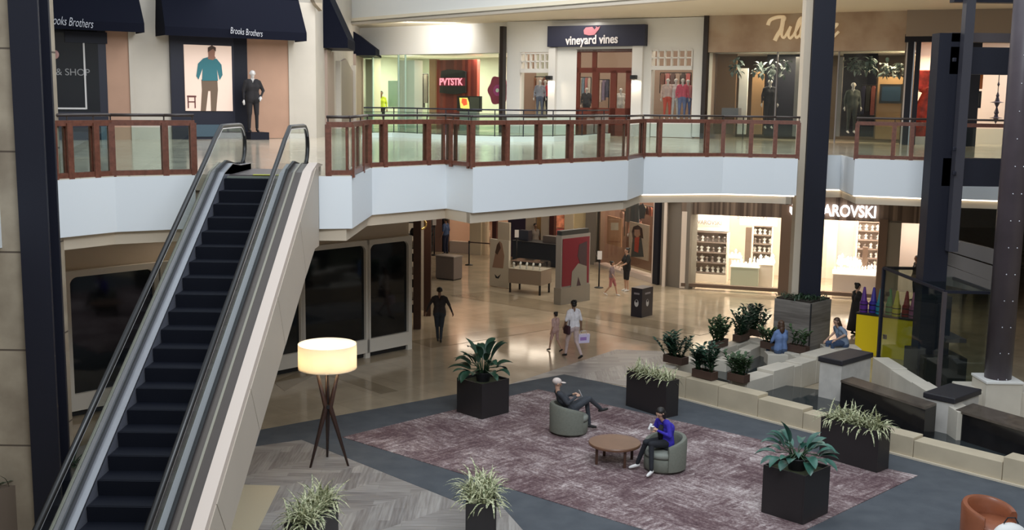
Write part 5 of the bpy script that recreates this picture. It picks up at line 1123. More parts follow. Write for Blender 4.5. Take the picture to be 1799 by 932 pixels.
MB().wpoly(W3, [W3.at(*q) for q in ((815, 173), (823, 174), (824, 184), (818, 186), (814, 180))], .13, .14).build('red_picture', mat('screen_red', (.8, .1, .04), .4, emit=(1, .12, .04), es=.8), tv)
wr(MB(), W3, 812, 196, 842, 238, 0, .2).build('stand', mat('grey_stand', (.3, .3, .3), .5), tv)
rd = empty('hanging_flower_disc', wpt(WP, 875, 158)); tag(rd, 'round crimson flower-shaped disc hanging in the glass shop', 'decoration')
k, z = W3.at(877, 159); pts = [(k+(.58+.05*math.cos(6*R(v)))*math.cos(R(v)), z+(.66+.05*math.cos(6*R(v)))*math.sin(R(v))) for v in range(0, 360, 10)]
MB().wpoly(W3, pts, 0, .08).build('petals', mat('crimson_disc', (.34, .03, .09), .5), rd); MB().wpoly(W3, [(k+.26*math.cos(R(v)), z+.26*math.sin(R(v))) for v in range(0, 360, 20)], .08, .12).build('centre', mat('magenta_centre', (.50, .05, .25), .5), rd)
MB().wpoly(W3, [(k+.09*math.cos(R(v)), z+.09*math.sin(R(v))) for v in range(0, 360, 30)], .12, .15).build('pearl', HWALL, rd); MB().tube([W3.P(k, z+.6, .04), W3.P(k, zt, .04)], .015).build('hanger', BLK, rd)
W4 = Wall(WP.P(0, 0, -.9).xy, WP.P(WP.L, 0, -.9).xy); p = W4.P(W4.at(670, 200)[0], S, 0)
figure((p.x, p.y, S), R(-90), STAND, dict(skin=SKIN2, top=cloth('lime', (.55, .62, .04)), pants=cloth('black_trousers', (0,0,0)), shoe=SH_B), 'person in a bright lime jacket standing inside the glass shop', vox=.018, scale=1.05, face=False, bulk=1.15)
def rack(w, px0, px1, ytop, ybot, d, cols, label, nm='clothes_rack'):
    w2 = Wall(w.P(0, 0, -d).xy, w.P(w.L, 0, -d).xy); k0, k1, z0, z1 = w2.rect(px0, ytop, px1, ybot); t = empty(nm, w2.P((k0+k1)/2, z0)); tag(t, label, 'clothes display')
    MB().tube([w2.P(k0, z1, 0), w2.P(k1, z1, 0)], .02).build('rail', BLK, t)
    for k in (k0, k1): MB().tube([w2.P(k, max(z0-.3, S if z0 > 5 else 0), 0), w2.P(k, z1, 0)], .02).build('upright', BLK, t)
    n = len(cols); rnd = random.Random(px0)
    for i, c in enumerate(cols):
        a = k0+(k1-k0)*(i+.12)/n; b = k0+(k1-k0)*(i+.88)/n; zz = z1-(z1-z0)*rnd.uniform(.75, 1)
        MB().wpoly(w2, [(a, zz), (b, zz), (b, z1-.12), (b-.25*(b-a), z1-.02), (a+.25*(b-a), z1-.02), (a, z1-.12)], -.08, .08).build('garment', cloth('g%02d%02d%02d' % tuple(int(q*99) for q in c), c), t)
    return t
rack(WP, 733, 752, 130, 195, 1.5, [(.30, .28, .25), (.06, .05, .05), (.35, .3, .26)], 'rail of grey and black garments left of the red striped wall')
text_mesh('wall_script', 'Supreme', .40, mat('pink_script', (.6, .25, .3), .5), gs, wpt(Wall(WP.P(0, 0, -1.2).xy, WP.P(WP.L, 0, -1.2).xy), 755, 146), WP.u, (0, 0, 1), .01, .2, .7) if 0 else None
def posts(px, w, y0, label):
    k, z1 = w.at(px, y0); t = MB().wbox(w, k-.09, k+.09, S, z1, .05, .35).build('dark_post', mat('brown_black_post', (.022, .014, .012), .4)); tag(t, label, 'post')
posts(888, WV, 47, 'tall dark post left of the white shop front'); posts(1246, WV, 27, 'tall dark post right of the white shop front')
# ------------------------------------------------------------------ upper centre right: white shop front
vv = empty('white_shop_front', WV.P(4, S)); tag(vv, 'white panelled shop front with mahogany doors and navy sign', 'shop front')
zt = UZ-.02; kk_ = lambda px, py: WV.at(px, py)
def wv(nm, m, x0, y0, x1, y1, d0=-.12, d1=0., par=None): return wr(MB(), WV, x0, y0, x1, y1, d0, d1).build(nm, m, par or vv)
a_, b_ = WV.at(890, 100)[0], WV.at(1244, 100)[0]; zs = WV.at(1060, 84)[1]
MB().wbox(WV, a_, b_, WV.at(930, 92)[1], zt, -.15, -.02).build('upper_panelling', WWALL, vv)
for x0, x1 in ((890, 913), (966, 1012), (1112, 1143), (1216, 1244)): wv('pier', WWALL, x0, 88, x1, 241, -.4, 0)
for x0, x1, ys in ((913, 966, 208), (1143, 1216, 211)): wv('stall_riser', WWALL, x0, ys, x1, 241, -.3, 0)
wv('pilaster', HWALL, 966, 84, 978, 241, 0, .2); wv('pilaster', HWALL, 1112, 80, 1130, 241, 0, .2)
for (x0, y0, x1, y1) in ((915, 94, 966, 122), (1144, 86, 1216, 117)):
    n = 6
    for i in range(n+1): x = x0+(x1-x0)*i/n; wv('glazing_bar', HWALL, x-1.2, y0, x+1.2, y1, -.12, .03)
    for i in range(3): y = y0+(y1-y0)*i/2; wv('glazing_bar', HWALL, x0, y-1.2, x1, y+1.2, -.12, .03)
    wv('window_pane', GLC, x0, y0, x1, y1, -.08, -.07); wv('transom', HWALL, x0, y1, x1, y1+6, -.2, .05)
for (x0, y0, x1, y1) in ((915, 128, 966, 208), (1144, 123, 1216, 211)): wv('display_pane', GLC, x0, y0, x1, y1, -.08, -.07)
dw = mat('mahogany', (.13, .030, .018), .3)
dr2 = empty('double_door', WV.P(WV.at(1060, 200)[0], S)); tag(dr2, 'mahogany glazed double door with transom lights between white pilasters', 'door')
for x0, y0, x1, y1 in ((1012, 88, 1017, 241), (1108, 86, 1112, 241), (1012, 86, 1112, 92), (1012, 119, 1112, 128), (1040, 88, 1047, 125), (1039, 124, 1050, 241), (1071, 124, 1081, 241), (1098, 124, 1108, 241), (1012, 190, 1112, 241)): wv('door_frame', dw, x0, y0, x1, y1, -.15, -.02, dr2)
for x0, x1, y0, y1 in ((1017, 1040, 92, 119), (1047, 1108, 92, 119), (1017, 1039, 128, 190), (1050, 1071, 128, 190), (1081, 1098, 128, 190)): wv('door_pane', GLC, x0, y0, x1, y1, -.09, -.08, dr2)
sgn = empty('shop_sign', wpt(WV, 1052, 62)); tag(sgn, 'navy sign board with a pink whale and white lettering', 'sign')
wr(MB(), WV, 967, 45, 1138, 82, 0, .3, .01).build('board', mat('sign_navy', (.020, .022, .05), .5), sgn)
text_mesh('lettering', 'vineyard vines', .52, mat('sign_white', (.85, .80, .80), .5), sgn, wpt(WV, 1045, 71, .33), WV.u+Vector((0, 0, .02)), (0, 0, 1), .012, 0, .82, .012)
MB().wpoly(WV, [WV.at(*q) for q in ((1032, 61), (1031, 54), (1035, 49), (1046, 48), (1050, 53), (1053, 49), (1052, 47), (1056, 49), (1060, 47), (1058, 52), (1054, 57), (1050, 62), (1040, 63))], .3, .33).build('whale_emblem', mat('sign_pink', (.60, .22, .26), .5), sgn)
for px, py in ((971, 137), (1119, 136)):
    k, z = WV.at(px, py); o = MB().wbox(WV, k-.14, k+.10, z-.08, z+.08, .2, .42).build('wall_lamp', BLK); tag(o, 'small dark wall lamp on the %s white pilaster beside the doors' % ('left' if px < 1000 else 'right'), 'wall lamp')
    area('wall_lamp_light', WV.P(k, z-.12, .36), .12, 9, (1, .85, .62))
room(WV, a_, b_, S, zt-.2, 4, mat('warm_shop_wall', (.32, .23, .185), .6), nm='white_shop')
for q in (.16, .5, .84): lightin(WV, a_+(b_-a_)*q, zt-.4, 1.8, 2.4, 75, (1, .84, .68), sy=1.6)
def mann(w, px, sc_, cols, label, d=-.9, face=-90, ybase=None, grp=None, lift=.5, hair=None):
    w2 = Wall((w.P(0, 0, d)).xy, (w.P(w.L, 0, d)).xy); k = w2.at(px, 190)[0]; p = w2.P(k, S+lift, 0); return figure((p.x, p.y, S+lift), R(face), STAND, dict(skin=SKMQ, top=cloth('m%02d%02d%02d' % tuple(int(q*99) for q in cols[0]), cols[0]), pants=cloth('m%02d%02d%02d' % tuple(int(q*99) for q in cols[1]), cols[1]), shoe=SH_W), label, cat='mannequin', scale=sc_*1.12, face=False, hair=hair, hairm=HAIRB, vox=.022)
mann(WV, 1172, .9, ((.60, .45, .42), (.60, .10, .07)), 'mannequin in red trousers, leftmost in the right display window', lift=.72)
mann(WV, 1186, .9, ((.65, .60, .60), (.60, .58, .58)), 'mannequin in white clothes, second in the right display window', lift=.72, d=-1.1)
mann(WV, 1198, .9, ((.60, .10, .16), (.16, .20, .38)), 'mannequin in a red top and blue trousers in the right display window', lift=.72)
mann(WV, 1207, .88, ((.55, .20, .22), (.12, .16, .34)), 'mannequin in a coral top and navy trousers, rightmost in the right display window', lift=.72, d=-1.1)
mann(WV, 948, .86, ((.25, .26, .32), (.10, .12, .18)), 'mannequin in grey clothes in the left display window', lift=.72)
mann(WV, 957, .86, ((.55, .06, .08), (.02, .02, .03)), 'mannequin in a red top in the left display window', lift=.72, d=-1.2)
mann(WV, 1030, .8, ((.04, .04, .05), (.02, .02, .03)), 'dark dressed mannequin behind the left pane of the mahogany doors', lift=.5)
mann(WV, 1090, .8, ((.65, .62, .58), (.6, .58, .55)), 'white dressed mannequin behind the right pane of the mahogany doors', lift=.5, d=-1.5)
rack(WV, 1018, 1038, 136, 175, 2.2, [(.5, .45, .4), (.2, .3, .4), (.5, .2, .2), (.6, .55, .5)], 'pale garments on a rail behind the left pane of the mahogany doors')
rack(WV, 1052, 1070, 140, 180, 2.2, [(.6, .5, .45), (.25, .2, .3), (.1, .1, .15)], 'garments on a rail behind the middle pane of the mahogany doors')
rack(WV, 1160, 1214, 128, 152, 2.6, [(.2, .1, .08), (.5, .2, .2), (.15, .1, .1), (.4, .3, .25), (.1, .08, .08), (.5, .15, .15)], 'dark and red garments high behind the right display window')
rack(WV, 932, 964, 135, 160, 2.6, [(.3, .15, .1), (.6, .5, .45), (.2, .1, .08)], 'garments high behind the left display window')
# ------------------------------------------------------------------ upper right: travertine banded shop
TRAV, nt_, b_2, L_ = new('travertine_band'); v_ = coords(nt_, 0); n_ = nn(nt_, 'ShaderNodeTexNoise', i_Scale=.7, i_Detail=5.); L_.new(v_, n_.inputs['Vector'])
L_.new(ramp(nt_, n_.outputs[0], ((.3, (.34, .225, .15)), (.52, (.47, .35, .25)), (.72, (.52, .43, .33)))), b_2.inputs['Base Color']); b_2.inputs['Roughness'].default_value = .6
zb2 = (WT.at(1252, 95)[1]+WT.at(1580, 86)[1])/2
wallobj('wall_shop_front', WT, -.3, WT.at(1592, 80)[0], zb2, UZ, TRAV, .3, .05)
kA, kB = -.3, WT.at(1592, 80)[0]
DKB = mat('dark_brown_interior', (.11, .075, .05), .6)
room(WT, kA, kB, S, zb2, 4, DKB, nm='brown_shop'); lightin(WT, 2.5, zb2-.05, 1.2, 2.5, 230, (1, .84, .62)); lightin(WT, 7.5, zb2-.05, 1.2, 2.5, 260, (1, .78, .5))
ts = empty('brown_shop_front', WT.P(4, S)); tag(ts, 'dark glazed upper shop front under the stone band with cream script letters', 'shop front')
MB().wbox(WT, kA, kB, S+.05, zb2, -.02, 0).build('glass', GLM, ts)
for px in (1363, 1470): k = WT.at(px, 170)[0]; MB().wbox(WT, k-.025, k+.025, S, zb2, -.04, .03).build('mullion', mat('grey_mullion', (.22, .21, .22), .4), ts)
for x0, y0, x1, y1, m, d in ((1258, 95, 1292, 236, mat('brown_panel', (.17, .095, .05), .6), 1.0), (1297, 120, 1312, 236, HWALL, 1.2), (1320, 125, 1340, 236, mat('amber_panel', (.33, .19, .09), .6), 1.4), (1345, 95, 1412, 240, NAVYP, 2.4), (1395, 100, 1404, 240, mat('grey_pillar', (.24, .23, .23), .6), 1.0), (1470, 100, 1478, 240, mat('grey_pillar', (0,0,0)), 1.0), (1540, 135, 1585, 245, mat('ochre_panel', (.34, .21, .10), .6), 1.6), (1478, 90, 1538, 240, NAVYP, 2.2)):
    struct(wr(MB(), WT, x0, y0, x1, y1, -d-.1, -d).build('wall_panel', m))
sgn = empty('script_sign', wpt(WT, 1412, 50)); tag(sgn, 'large cream script letters on the stone band, partly hidden by the column', 'sign')
LET = mat('cream_letter', (.75, .60, .40), .5, emit=(1, .78, .48), es=.25)
def stroke(pts, r_=.052):
    P = [wpt(WT, x, y, .22) for x, y in pts]; out = []
    for i in range(len(P)-1):
        p0 = P[max(0, i-1)]; p1 = P[i]; p2 = P[i+1]; p3 = P[min(len(P)-1, i+2)]
        for t_ in (0, .25, .5, .75): out.append(.5*((2*p1)+(-p0+p2)*t_+(2*p0-5*p1+4*p2-p3)*t_*t_+(-p0+3*p1-3*p2+p3)*t_**3))
    out.append(P[-1]); return MB().tube(out, r_, 6).build('letter_stroke', LET, sgn, True)
stroke([(1352, 45), (1356, 36), (1368, 31), (1380, 31), (1379, 37)], .075); stroke([(1379, 32), (1376, 50), (1369, 62), (1364, 72)], .085)
stroke([(1378, 50), (1376, 62), (1380, 67), (1386, 58), (1392, 47)]); stroke([(1392, 47), (1388, 62), (1391, 68), (1397, 62)]); stroke([(1397, 62), (1408, 42), (1411, 32), (1405, 38), (1400, 58), (1402, 67), (1408, 62)]); stroke([(1408, 62), (1417, 42), (1420, 32), (1414, 38), (1409, 58), (1411, 67), (1418, 62)])
stroke([(1424, 62), (1430, 48), (1428, 62), (1434, 66)]); stroke([(1438, 64), (1444, 50), (1448, 54), (1443, 66), (1452, 64)]); stroke([(1454, 62), (1468, 50), (1474, 43), (1466, 46), (1459, 62), (1464, 67), (1476, 56)])
# leafy garlands under the band
for i, (x0, x1, y0) in enumerate(((1284, 1300, 116), (1322, 1385, 120), (1488, 1540, 112), (1548, 1588, 122))):
    rnd = random.Random(i); mb = MB(); wq = Wall(WT.P(0, 0, -.5).xy, WT.P(WT.L, 0, -.5).xy)
    for q in range(70 if x1-x0 > 30 else 30):
        k, z = wq.at(rnd.uniform(x0, x1), y0+rnd.uniform(-12, 12)); blade(mb, wq.P(k, z, rnd.uniform(-.2, .2)), (rnd.uniform(-1, 1), rnd.uniform(-1, .2), rnd.uniform(-1, .4)), .30, .14, 1, 3, .3)
    o = mb.build('leaf_garland', mat('silver_green_leaf', (.13, .18, .17), .5, noise=.4, nscale=9), None, True); tag(o, ('small silvery leaf garland at the left of the brown shop', 'silvery leaf garland left of the tall middle column', 'silvery leaf garland right of the tall middle column', 'silvery leaf garland above the ochre panel')[i], 'garland')
def screen(w, x0, y0, x1, y1, d, label, m):
    t = empty('wall_screen', wpt(w, (x0+x1)/2, (y0+y1)/2, -d)); tag(t, label, 'screen'); fq = wr(MB(), w, x0, y0, x1, y1, -d, -d+.1).build('frame', BLK, t); wr(MB(), w, x0+4, y0+4, x1-4, y1-4, -d+.1, -d+.11).build('screen_picture', m, fq)
screen(WT, 1545, 148, 1586, 182, 1.4, 'dark blue wall screen in the brown shop right of the middle column', mat('dark_blue_picture', (.03, .06, .10), .2))
mann(WT, 1351, 1.02, ((.02, .02, .03), (.015, .015, .03)), 'mannequin in a dark coat and white scarf left of the middle column', lift=.45, d=-.8)
mann(WT, 1497, 1.02, ((.07, .085, .08), (.06, .07, .07)), 'mannequin in a grey-green coat right of the middle column', lift=.35, d=-.8)
rack(WT, 1512, 1538, 150, 208, 1.3, [(.02, .02, .05), (.03, .03, .03), (.20, .06, .05)], 'dark garments on a rail in the brown shop')
k, z = WT.at(1276, 215); t = empty('small_table', WT.P(k, S, -.6)); tag(t, 'small dark side table with a stack in the brown shop window', 'table'); MB().wbox(WT, k-.5, k+.5, S+.9, S+.95, -.9, -.3).build('table_top', BLK, t); MB().wbox(WT, k-.35, k+.35, S+.95, S+1.25, -.8, -.4).build('stacked_books', mat('grey_stack', (.2, .2, .22), .5), t)
for q in (-.46, .42): MB().wbox(WT, k+q, k+q+.04, S, S+.9, -.85, -.81).build('leg', BLK, t)
# upper far right: lit white shop bays
WR = Wall((WT.P(kB, 0).x, WT.P(kB, 0).y-.2), (WT.P(kB, 0).x+9, WT.P(kB, 0).y-3.6))
wallobj('wall_shop_front', WR, -.1, WR.L, WR.at(1620, 64)[1], UZ, mat('taupe_fascia', (.33, .27, .22), .6), .3, .1)
zr2 = WR.at(1620, 64)[1]; room(WR, 0, WR.L, S, zr2, 3, mat('white_gallery_wall', (.70, .62, .56), .6), nm='white_gallery'); lightin(WR, 1.0, zr2-.05, 1.2, 1, 60, (1, .85, .72)); lightin(WR, 4.5, zr2-.05, 1.2, 2, 130, (1, .90, .82))
rr_ = empty('gallery_front', WR.P(2, S)); tag(rr_, 'dark framed brightly lit upper shop window at the right with a red sculpture', 'shop front')
for x0, x1 in ((1590, 1603), (1604, 1613), (1654, 1720), (1776, 1800)): wr(MB(), WR, x0, 64, x1, 262, -.15, .05).build('frame', NAVYP, rr_)
wr(MB(), WR, 1590, 60, 1660, 74, -.15, .06).build('frame_head', NAVYP, rr_); k = WR.at(1602.5, 150)[0]; MB().wbox(WR, k-.02, k+.02, S, zr2-.2, .05, .08).build('bright_edge', mat('pale_blue_edge', (.5, .55, .65), .3), rr_)
wr(MB(), WR, 1700, 110, 1800, 131, -.3, .05).build('dark_header', NAVYP, rr_)
t = empty('red_sculpture', WR.P(WR.at(1623, 200)[0], S, -1)); tag(t, 'tall blotchy red sculpture figure in the bright shop window at the right', 'sculpture')
rdm = mat('blotchy_red', (.45, .05, .03), .5, noise=.6, nscale=4); rnd = random.Random(3); k = WR.at(1625, 180)[0]
MB().wbox(WR, k-.35, k+.30, WR.at(1624, 158)[1], WR.at(1624, 121)[1], -1.3, -1.0, .05).build('block_head', rdm, t)
MB().tube([WR.P(k-.05, S+.3, -1.1), WR.P(k-.1, S+1.2, -1.1), WR.P(k+.1, S+1.9, -1.1), WR.P(k, WR.at(1624, 158)[1]+.1, -1.1)], [.28, .35, .25, .33], 10).build('torso', rdm, t, True); MB().wbox(WR, k-.4, k+.4, S, S+.3, -1.4, -.8).build('plinth', HWALL, t)
screen(WR, 1703, 160, 1724, 190, 1.0, 'small dark framed picture on the white wall between the dark posts', mat('dark_picture', (0,0,0)))
t = empty('hanging_ornament', wpt(WR, 1754, 170)); tag(t, 'string of dark spiky ornaments hanging against the white wall at the right', 'ornament'); k = WR.at(1754, 170)[0]
MB().tube([WR.P(k, WR.at(1754, 131)[1], -.6), WR.P(k, WR.at(1754, 210)[1], -.6)], .015).build('cord', BLK, t)
for i, (y, s) in enumerate(((148, .12), (168, .16), (180, .30), (198, .24), (208, .28))):
    z = WR.at(1754, y)[1]; MB().lathe([(0, -s*.8), (s*.35, -.02), (s*.9 if i in (2, 4) else s*.4, 0), (s*.3, .04), (0, s*1.2)], WR.P(k, z, -.6), 8).build('spike', mat('dark_blue_metal', (.05, .05, .09), .4), t)
o = MB().wbox(WR, WR.at(1709, 118)[0], WR.at(1730, 118)[0], WR.at(1718, 156)[1], WR.at(1718, 130)[1], -.9, -.8).build('orange_canvas', mat('orange_canvas', (.65, .22, .05), .5)); tag(o, 'small orange canvas high on the white wall at the right', 'picture')
# ------------------------------------------------------------------ ground floor shops at the back of the corridor
WF = Wall((-3.2, 53.8), (3.75, 50.3)); WG = Wall((3.75, 50.3), (6.0, 44.8)); WQ = Wall((6.0, 44.8), (6.9, 43.9)); WSW = Wall((6.75, 43.95), (15.2, 41.4))
PEACH = mat('peach_shop_wall', (.50, .34, .26), .6); CRM = mat('cream_pier', (.66, .57, .42), .6); PIERG = mat('grey_brown_pier', (.20, .175, .15), .6)
room(WF, 0, WF.L, 0, FB, 3, PEACH, nm='corridor_shops')
for q in (.12, .37, .62, .88): lightin(WF, WF.L*q, FB-.1, 1.3, 1.7, 52, (1, .86, .68))
def wf(nm, m, x0, y0, x1, y1, d0, d1, par, w=WF): return wr(MB(), w, x0, y0, x1, y1, d0, d1).build(nm, m, par)
sf = empty('corridor_shop_front', WF.P(3, 0)); tag(sf, 'row of warm lit shop fronts with cream piers at the back of the corridor', 'shop front')
wf('dado', mat('pale_riser', (.60, .48, .40), .5), 790, 425, 826, 446, -.3, 0, sf); wf('pier', CRM, 826, 360, 846, 449, -.5, .05, sf); wf('pier', CRM, 846, 360, 851, 449, -.5, -.05, sf)
wf('rose_pier', mat('rose_wall', (0,0,0)), 762, 360, 777, 446, -.4, .05, sf); wf('dark_frame', NAVYP, 777, 360, 784, 446, -.4, .02, sf)
wf('dark_panel', mat('deep_purple_panel', (.035, .022, .05), .4), 893, 372, 924, 452, -.2, .05, sf); wf('dark_head', mat('maroon_frame', (.07, .02, .018), .5), 888, 368, 924, 376, -.2, .08, sf); wf('pier', mat('grey_cream_pier', (.50, .43, .34), .6), 924, 360, 940, 455, -.5, .05, sf)
wf('amber_niche', mat('amber_niche', (.62, .38, .17), .6), 940, 362, 951, 455, -.5, -.2, sf); wf('pier', mat('grey_cream_pier', (0,0,0)), 951, 360, 966, 457, -.5, .05, sf); wf('dark_frame', mat('maroon_frame', (0,0,0)), 966, 362, 974, 458, -.2, .08, sf)
wf('pier', CRM, 992, 360, 1008, 460, -.5, .05, sf); wf('pier', mat('yellow_pier', (.66, .55, .33), .6), 1008, 360, 1030, 461, -.4, .0, sf); wf('dark_frame', BLK, 1031, 360, 1035, 400, -.2, .06, sf)
wf('maroon_column', mat('maroon_frame', (0,0,0)), 861, 385, 868, 450, -.4, -.2, sf); wf('maroon_shelf', mat('maroon_frame', (0,0,0)), 855, 383, 877, 387, -.4, -.2, sf)
for i, (x0, y0, x1, y1, c) in enumerate(((795, 375, 812, 420, (.55, .30, .20)), (812, 395, 822, 425, (.35, .30, .30)), (853, 372, 873, 382, (.45, .12, .08)), (975, 370, 990, 400, (.55, .22, .14)), (976, 402, 990, 425, (.40, .10, .10)), (850, 405, 860, 420, (.62, .5, .4)))):
    o = wf('wall_poster', mat('poster_%d' % i, c, .5, noise=.5, nscale=5), x0, y0, x1, y1, -2.9, -2.8, None); 
    tag(o, ('large peach poster behind the guard', 'grey poster right of the guard', 'small red panel behind the banner stand', 'orange poster left of the cream pier', 'dark red poster below the orange poster', 'pale panel beside the maroon column')[i], 'poster')
struct(MB().wbox(WF, WF.at(1030, 400)[0], WF.L+.1, 0, FB, -.5, .1).build('wall_pier', PIERG))
# angled window
room(WG, .2, WG.L-.5, 0, FB, 1.5, mat('brick_red_wall', (.25, .145, .105), .6), nm='angled_shop'); lightin(WG, 1.6, FB-.3, 1, 1.4, 110, (1, .84, .66)); lightin(WG, 4.4, FB-.3, 1, 1.4, 130, (1, .84, .66))
ag = empty('angled_shop_window', WG.P(3, 0)); tag(ag, 'large angled shop window with warm lit displays and white sill', 'shop window')
wf('sill', mat('white_sill', (.62, .52, .46), .5), 1040, 468, 1092, 490, -.5, .05, ag, WG); wf('sill', mat('white_sill', (0,0,0)), 1092, 480, 1147, 497, -.5, .05, ag, WG)
wf('glass', GLC, 1040, 355, 1150, 470, -.03, -.01, ag, WG); wf('white_frame', mat('white_sill', (0,0,0)), 1149, 352, 1154, 500, -.2, .08, ag, WG); wf('black_base', BLK, 1040, 486, 1150, 503, -.4, .03, ag, WG)
def wposter(w, x0, y0, x1, y1, d, c, nm, label, inner=None):
    t = empty('shop_poster', wpt(w, (x0+x1)/2, (y0+y1)/2, -d)); tag(t, label, 'poster'); wr(MB(), w, x0, y0, x1, y1, -d-.05, -d).build('board', mat(nm, c, .5), t)
    for i, (pts, cc) in enumerate(inner or []): MB().wpoly(w, [w.at(*q) for q in pts], -d+.005*i, -d+.005*i+.01).build('printed_shape', mat(nm+'_ink%d' % i, cc, .5), t)
wposter(WG, 1056, 382, 1081, 432, .3, (.62, .33, .20), 'orange_poster', 'orange poster with a pale block at the left of the angled window', [([(1063, 392), (1076, 392), (1076, 405), (1063, 405)], (.8, .68, .55)), ([(1059, 385), (1079, 386), (1079, 388), (1059, 387)], (.72, .45, .3)), ([(1059, 424), (1079, 425), (1079, 427), (1059, 426)], (.45, .2, .12))])
wposter(WG, 1099, 355, 1122, 392, .5, (.10, .11, .12), 'slate_poster', 'slate grey picture at the top of the angled window', [([(1104, 362), (1112, 358), (1117, 368), (1114, 385), (1106, 385)], (.06, .06, .065))])
wposter(WG, 1096, 393, 1130, 455, .25, (.48, .36, .28), 'portrait_poster', 'large portrait poster of a dark haired woman in a red top', [([(1101, 408), (1104, 399), (1112, 396), (1119, 402), (1121, 420), (1116, 418), (1103, 420)], (.06, .025, .018)), ([(1106, 404), (1115, 404), (1116, 414), (1111, 419), (1106, 414)], (.42, .22, .15)), ([(1103, 420), (1118, 418), (1122, 452), (1100, 452)], (.07, .065, .06)), ([(1107, 418), (1115, 417), (1113, 445), (1106, 442)], (.45, .06, .035))])
for i, (x, c1_, c2_) in enumerate(((1138, (.75, .62, .45), (.10, .14, .12)), (1087, (.50, .24, .18), (.30, .12, .09)))):
    k = WG.at(x, 430)[0]; p = WG.P(k, .7, -.8); figure((p.x, p.y, .7), R(-110), dict(STAND, elL=(.1, .24, 1.25), wrL=(.1, .08, 1.35)), dict(skin=SKMQ, top=cloth('w%d' % i, c1_), pants=cloth('x%d' % i, c2_), shoe=SH_B), ('mannequin in a cream jacket at the right end of the angled window', 'mannequin in rust clothes beside the orange poster')[i], cat='mannequin', scale=1.1, face=False, hair=None, vox=.022)
rack(WG, 1126, 1148, 362, 380, .9, [(.3, .08, .05), (.4, .3, .2), (.12, .05, .04), (.35, .12, .08)], 'rail of red and tan garments high in the angled window')
rack(WG, 1083, 1098, 370, 402, 1.2, [(.5, .3, .22), (.35, .2, .16)], 'tan garments hanging between the posters in the angled window')
struct(MB().wbox(WQ, 0, WQ.L+.2, 0, FB, -.5, 0).build('wall_pier', PIERG)); struct(MB().wbox(WG, WG.L-.35, WG.L+.05, 0, FB, -.3, .1).build('wall_pier', NAVYP))
# ------------------------------------------------------------------ jewellery shop
WHJ = mat('warm_white_joinery', (.80, .70, .62), .5); PINKJ = mat('pinkish_grey_wall', (.42, .32, .33), .6)
zf0 = 3.02
room(WSW, -.7, WSW.at(1552, 450)[0], 0, 3.5, 5.0, WHJ, nm='jewellery_shop')
o = MB().wbox(WSW, -.05, WSW.L+1, zf0, FB, -.25, 0).build('slatted_fascia', SLAT); tag(o, 'brown slatted fascia across the top of the jewellery shop', 'fascia')
js = empty('jewellery_shop_front', WSW.P(3, 0)); tag(js, 'open glazed jewellery shop front with brown piers', 'shop front')
def wj(nm, m, x0, y0, x1, y1, d0, d1, par=js): return wr(MB(), WSW, x0, y0, x1, y1, d0, d1).build(nm, m, par)
wj('pier', WHJ, 1196, 372, 1212, 507, -.6, .02); BRP = mat('brown_bronze_pier', (.15, .10, .075), .45)
wj('pier', BRP, 1370, 360, 1392, 517, -.5, .06); wj('pier', BRP, 1541, 385, 1556, 528, -.5, .06); wj('pier', mat('taupe_panel', (0,0,0)), 1392, 360, 1412, 518, -.4, .0)
wj('window_glass', GLC, 1212, 372, 1370, 510, -.03, -.01); wj('threshold', BRP, 1196, 508, 1556, 514, -.2, .04)
wj('door_glass', GLC, 1412, 385, 1452, 518, -.03, -.01)
o = wr(MB(), WSW, 1556, 388, 1580, 530, -.4, 0).build('wall_pier', mat('grey_green_pier', (.24, .22, .19), .6)); struct(o)
room(WSW, WSW.at(1578, 450)[0], WSW.L+1, 0, 3.3, 2.5, mat('pale_grey_wall', (.60, .52, .46), .6), nm='side_shop'); lightin(WSW, WSW.at(1610, 450)[0], 3.1, 1.2, 1, 45, (1, .9, .8)); lightin(WSW, WSW.L-.6, 3.1, 1.2, 1.2, 80, (1, .85, .7))
o = wr(MB(), WSW, 1630, 395, 1660, 530, -.4, 0).build('wall_pier', mat('grey_green_pier', (0,0,0))); struct(o)
for q, pw in ((.12, 125), (.36, 140), (.62, 150), (.88, 150)): lightin(WSW, WSW.at(1552, 450)[0]*q, 3.4, 2.3, 1.6, pw, (1, .86, .68), sy=3)
for q, L_q in ((.22, 150), (.78, 150)):
    kq = WSW.at(1552, 450)[0]*q; area('shop_spotlight', WSW.P(kq, 3.35, -.35), 1.8, L_q*.6, (1, .90, .76), aim=WSW.P(kq, 1.3, -4), sy=.3)  # area lights added to brighten the dark shelf backs
sgn = empty('illuminated_sign', wpt(WSW, 1470, 372)); tag(sgn, 'glowing white capital letters and swan emblem on the slatted fascia', 'sign')
LW = mat('lit_white_letter', (1, .97, .95), emit=(1, .93, .92), es=3.2)
zc_ = WSW.at(1494, 371)[1]; hh_ = (WSW.at(1494, 359)[1]-WSW.at(1494, 384)[1]); kc = (WSW.at(1538, 372)[0]+WSW.at(1448, 372)[0])/2; kl = WSW.at(1539, 372)[0]-WSW.at(1448, 372)[0]
def fit_text(s, w, kl0, kr, z, h, m, par, d):
    o = text_mesh('lettering', s, 1., m, par, (0, 0, 0), (1, 0, 0), (0, 0, 1), .03, 0, 1, .02)
    vs = [v.co for v in o.data.vertices]; xs = [v.x for v in vs]; zs_ = [v.z for v in vs]; sx = (kr-kl0)/(max(xs)-min(xs)); sz = h/(max(zs_)-min(zs_)); x0 = min(xs); z0 = min(zs_)
    for v in o.data.vertices: c = v.co.copy(); v.co = w.P(kl0+(c.x-x0)*sx, z-h/2+(c.z-z0)*sz, d-c.y)
    return o
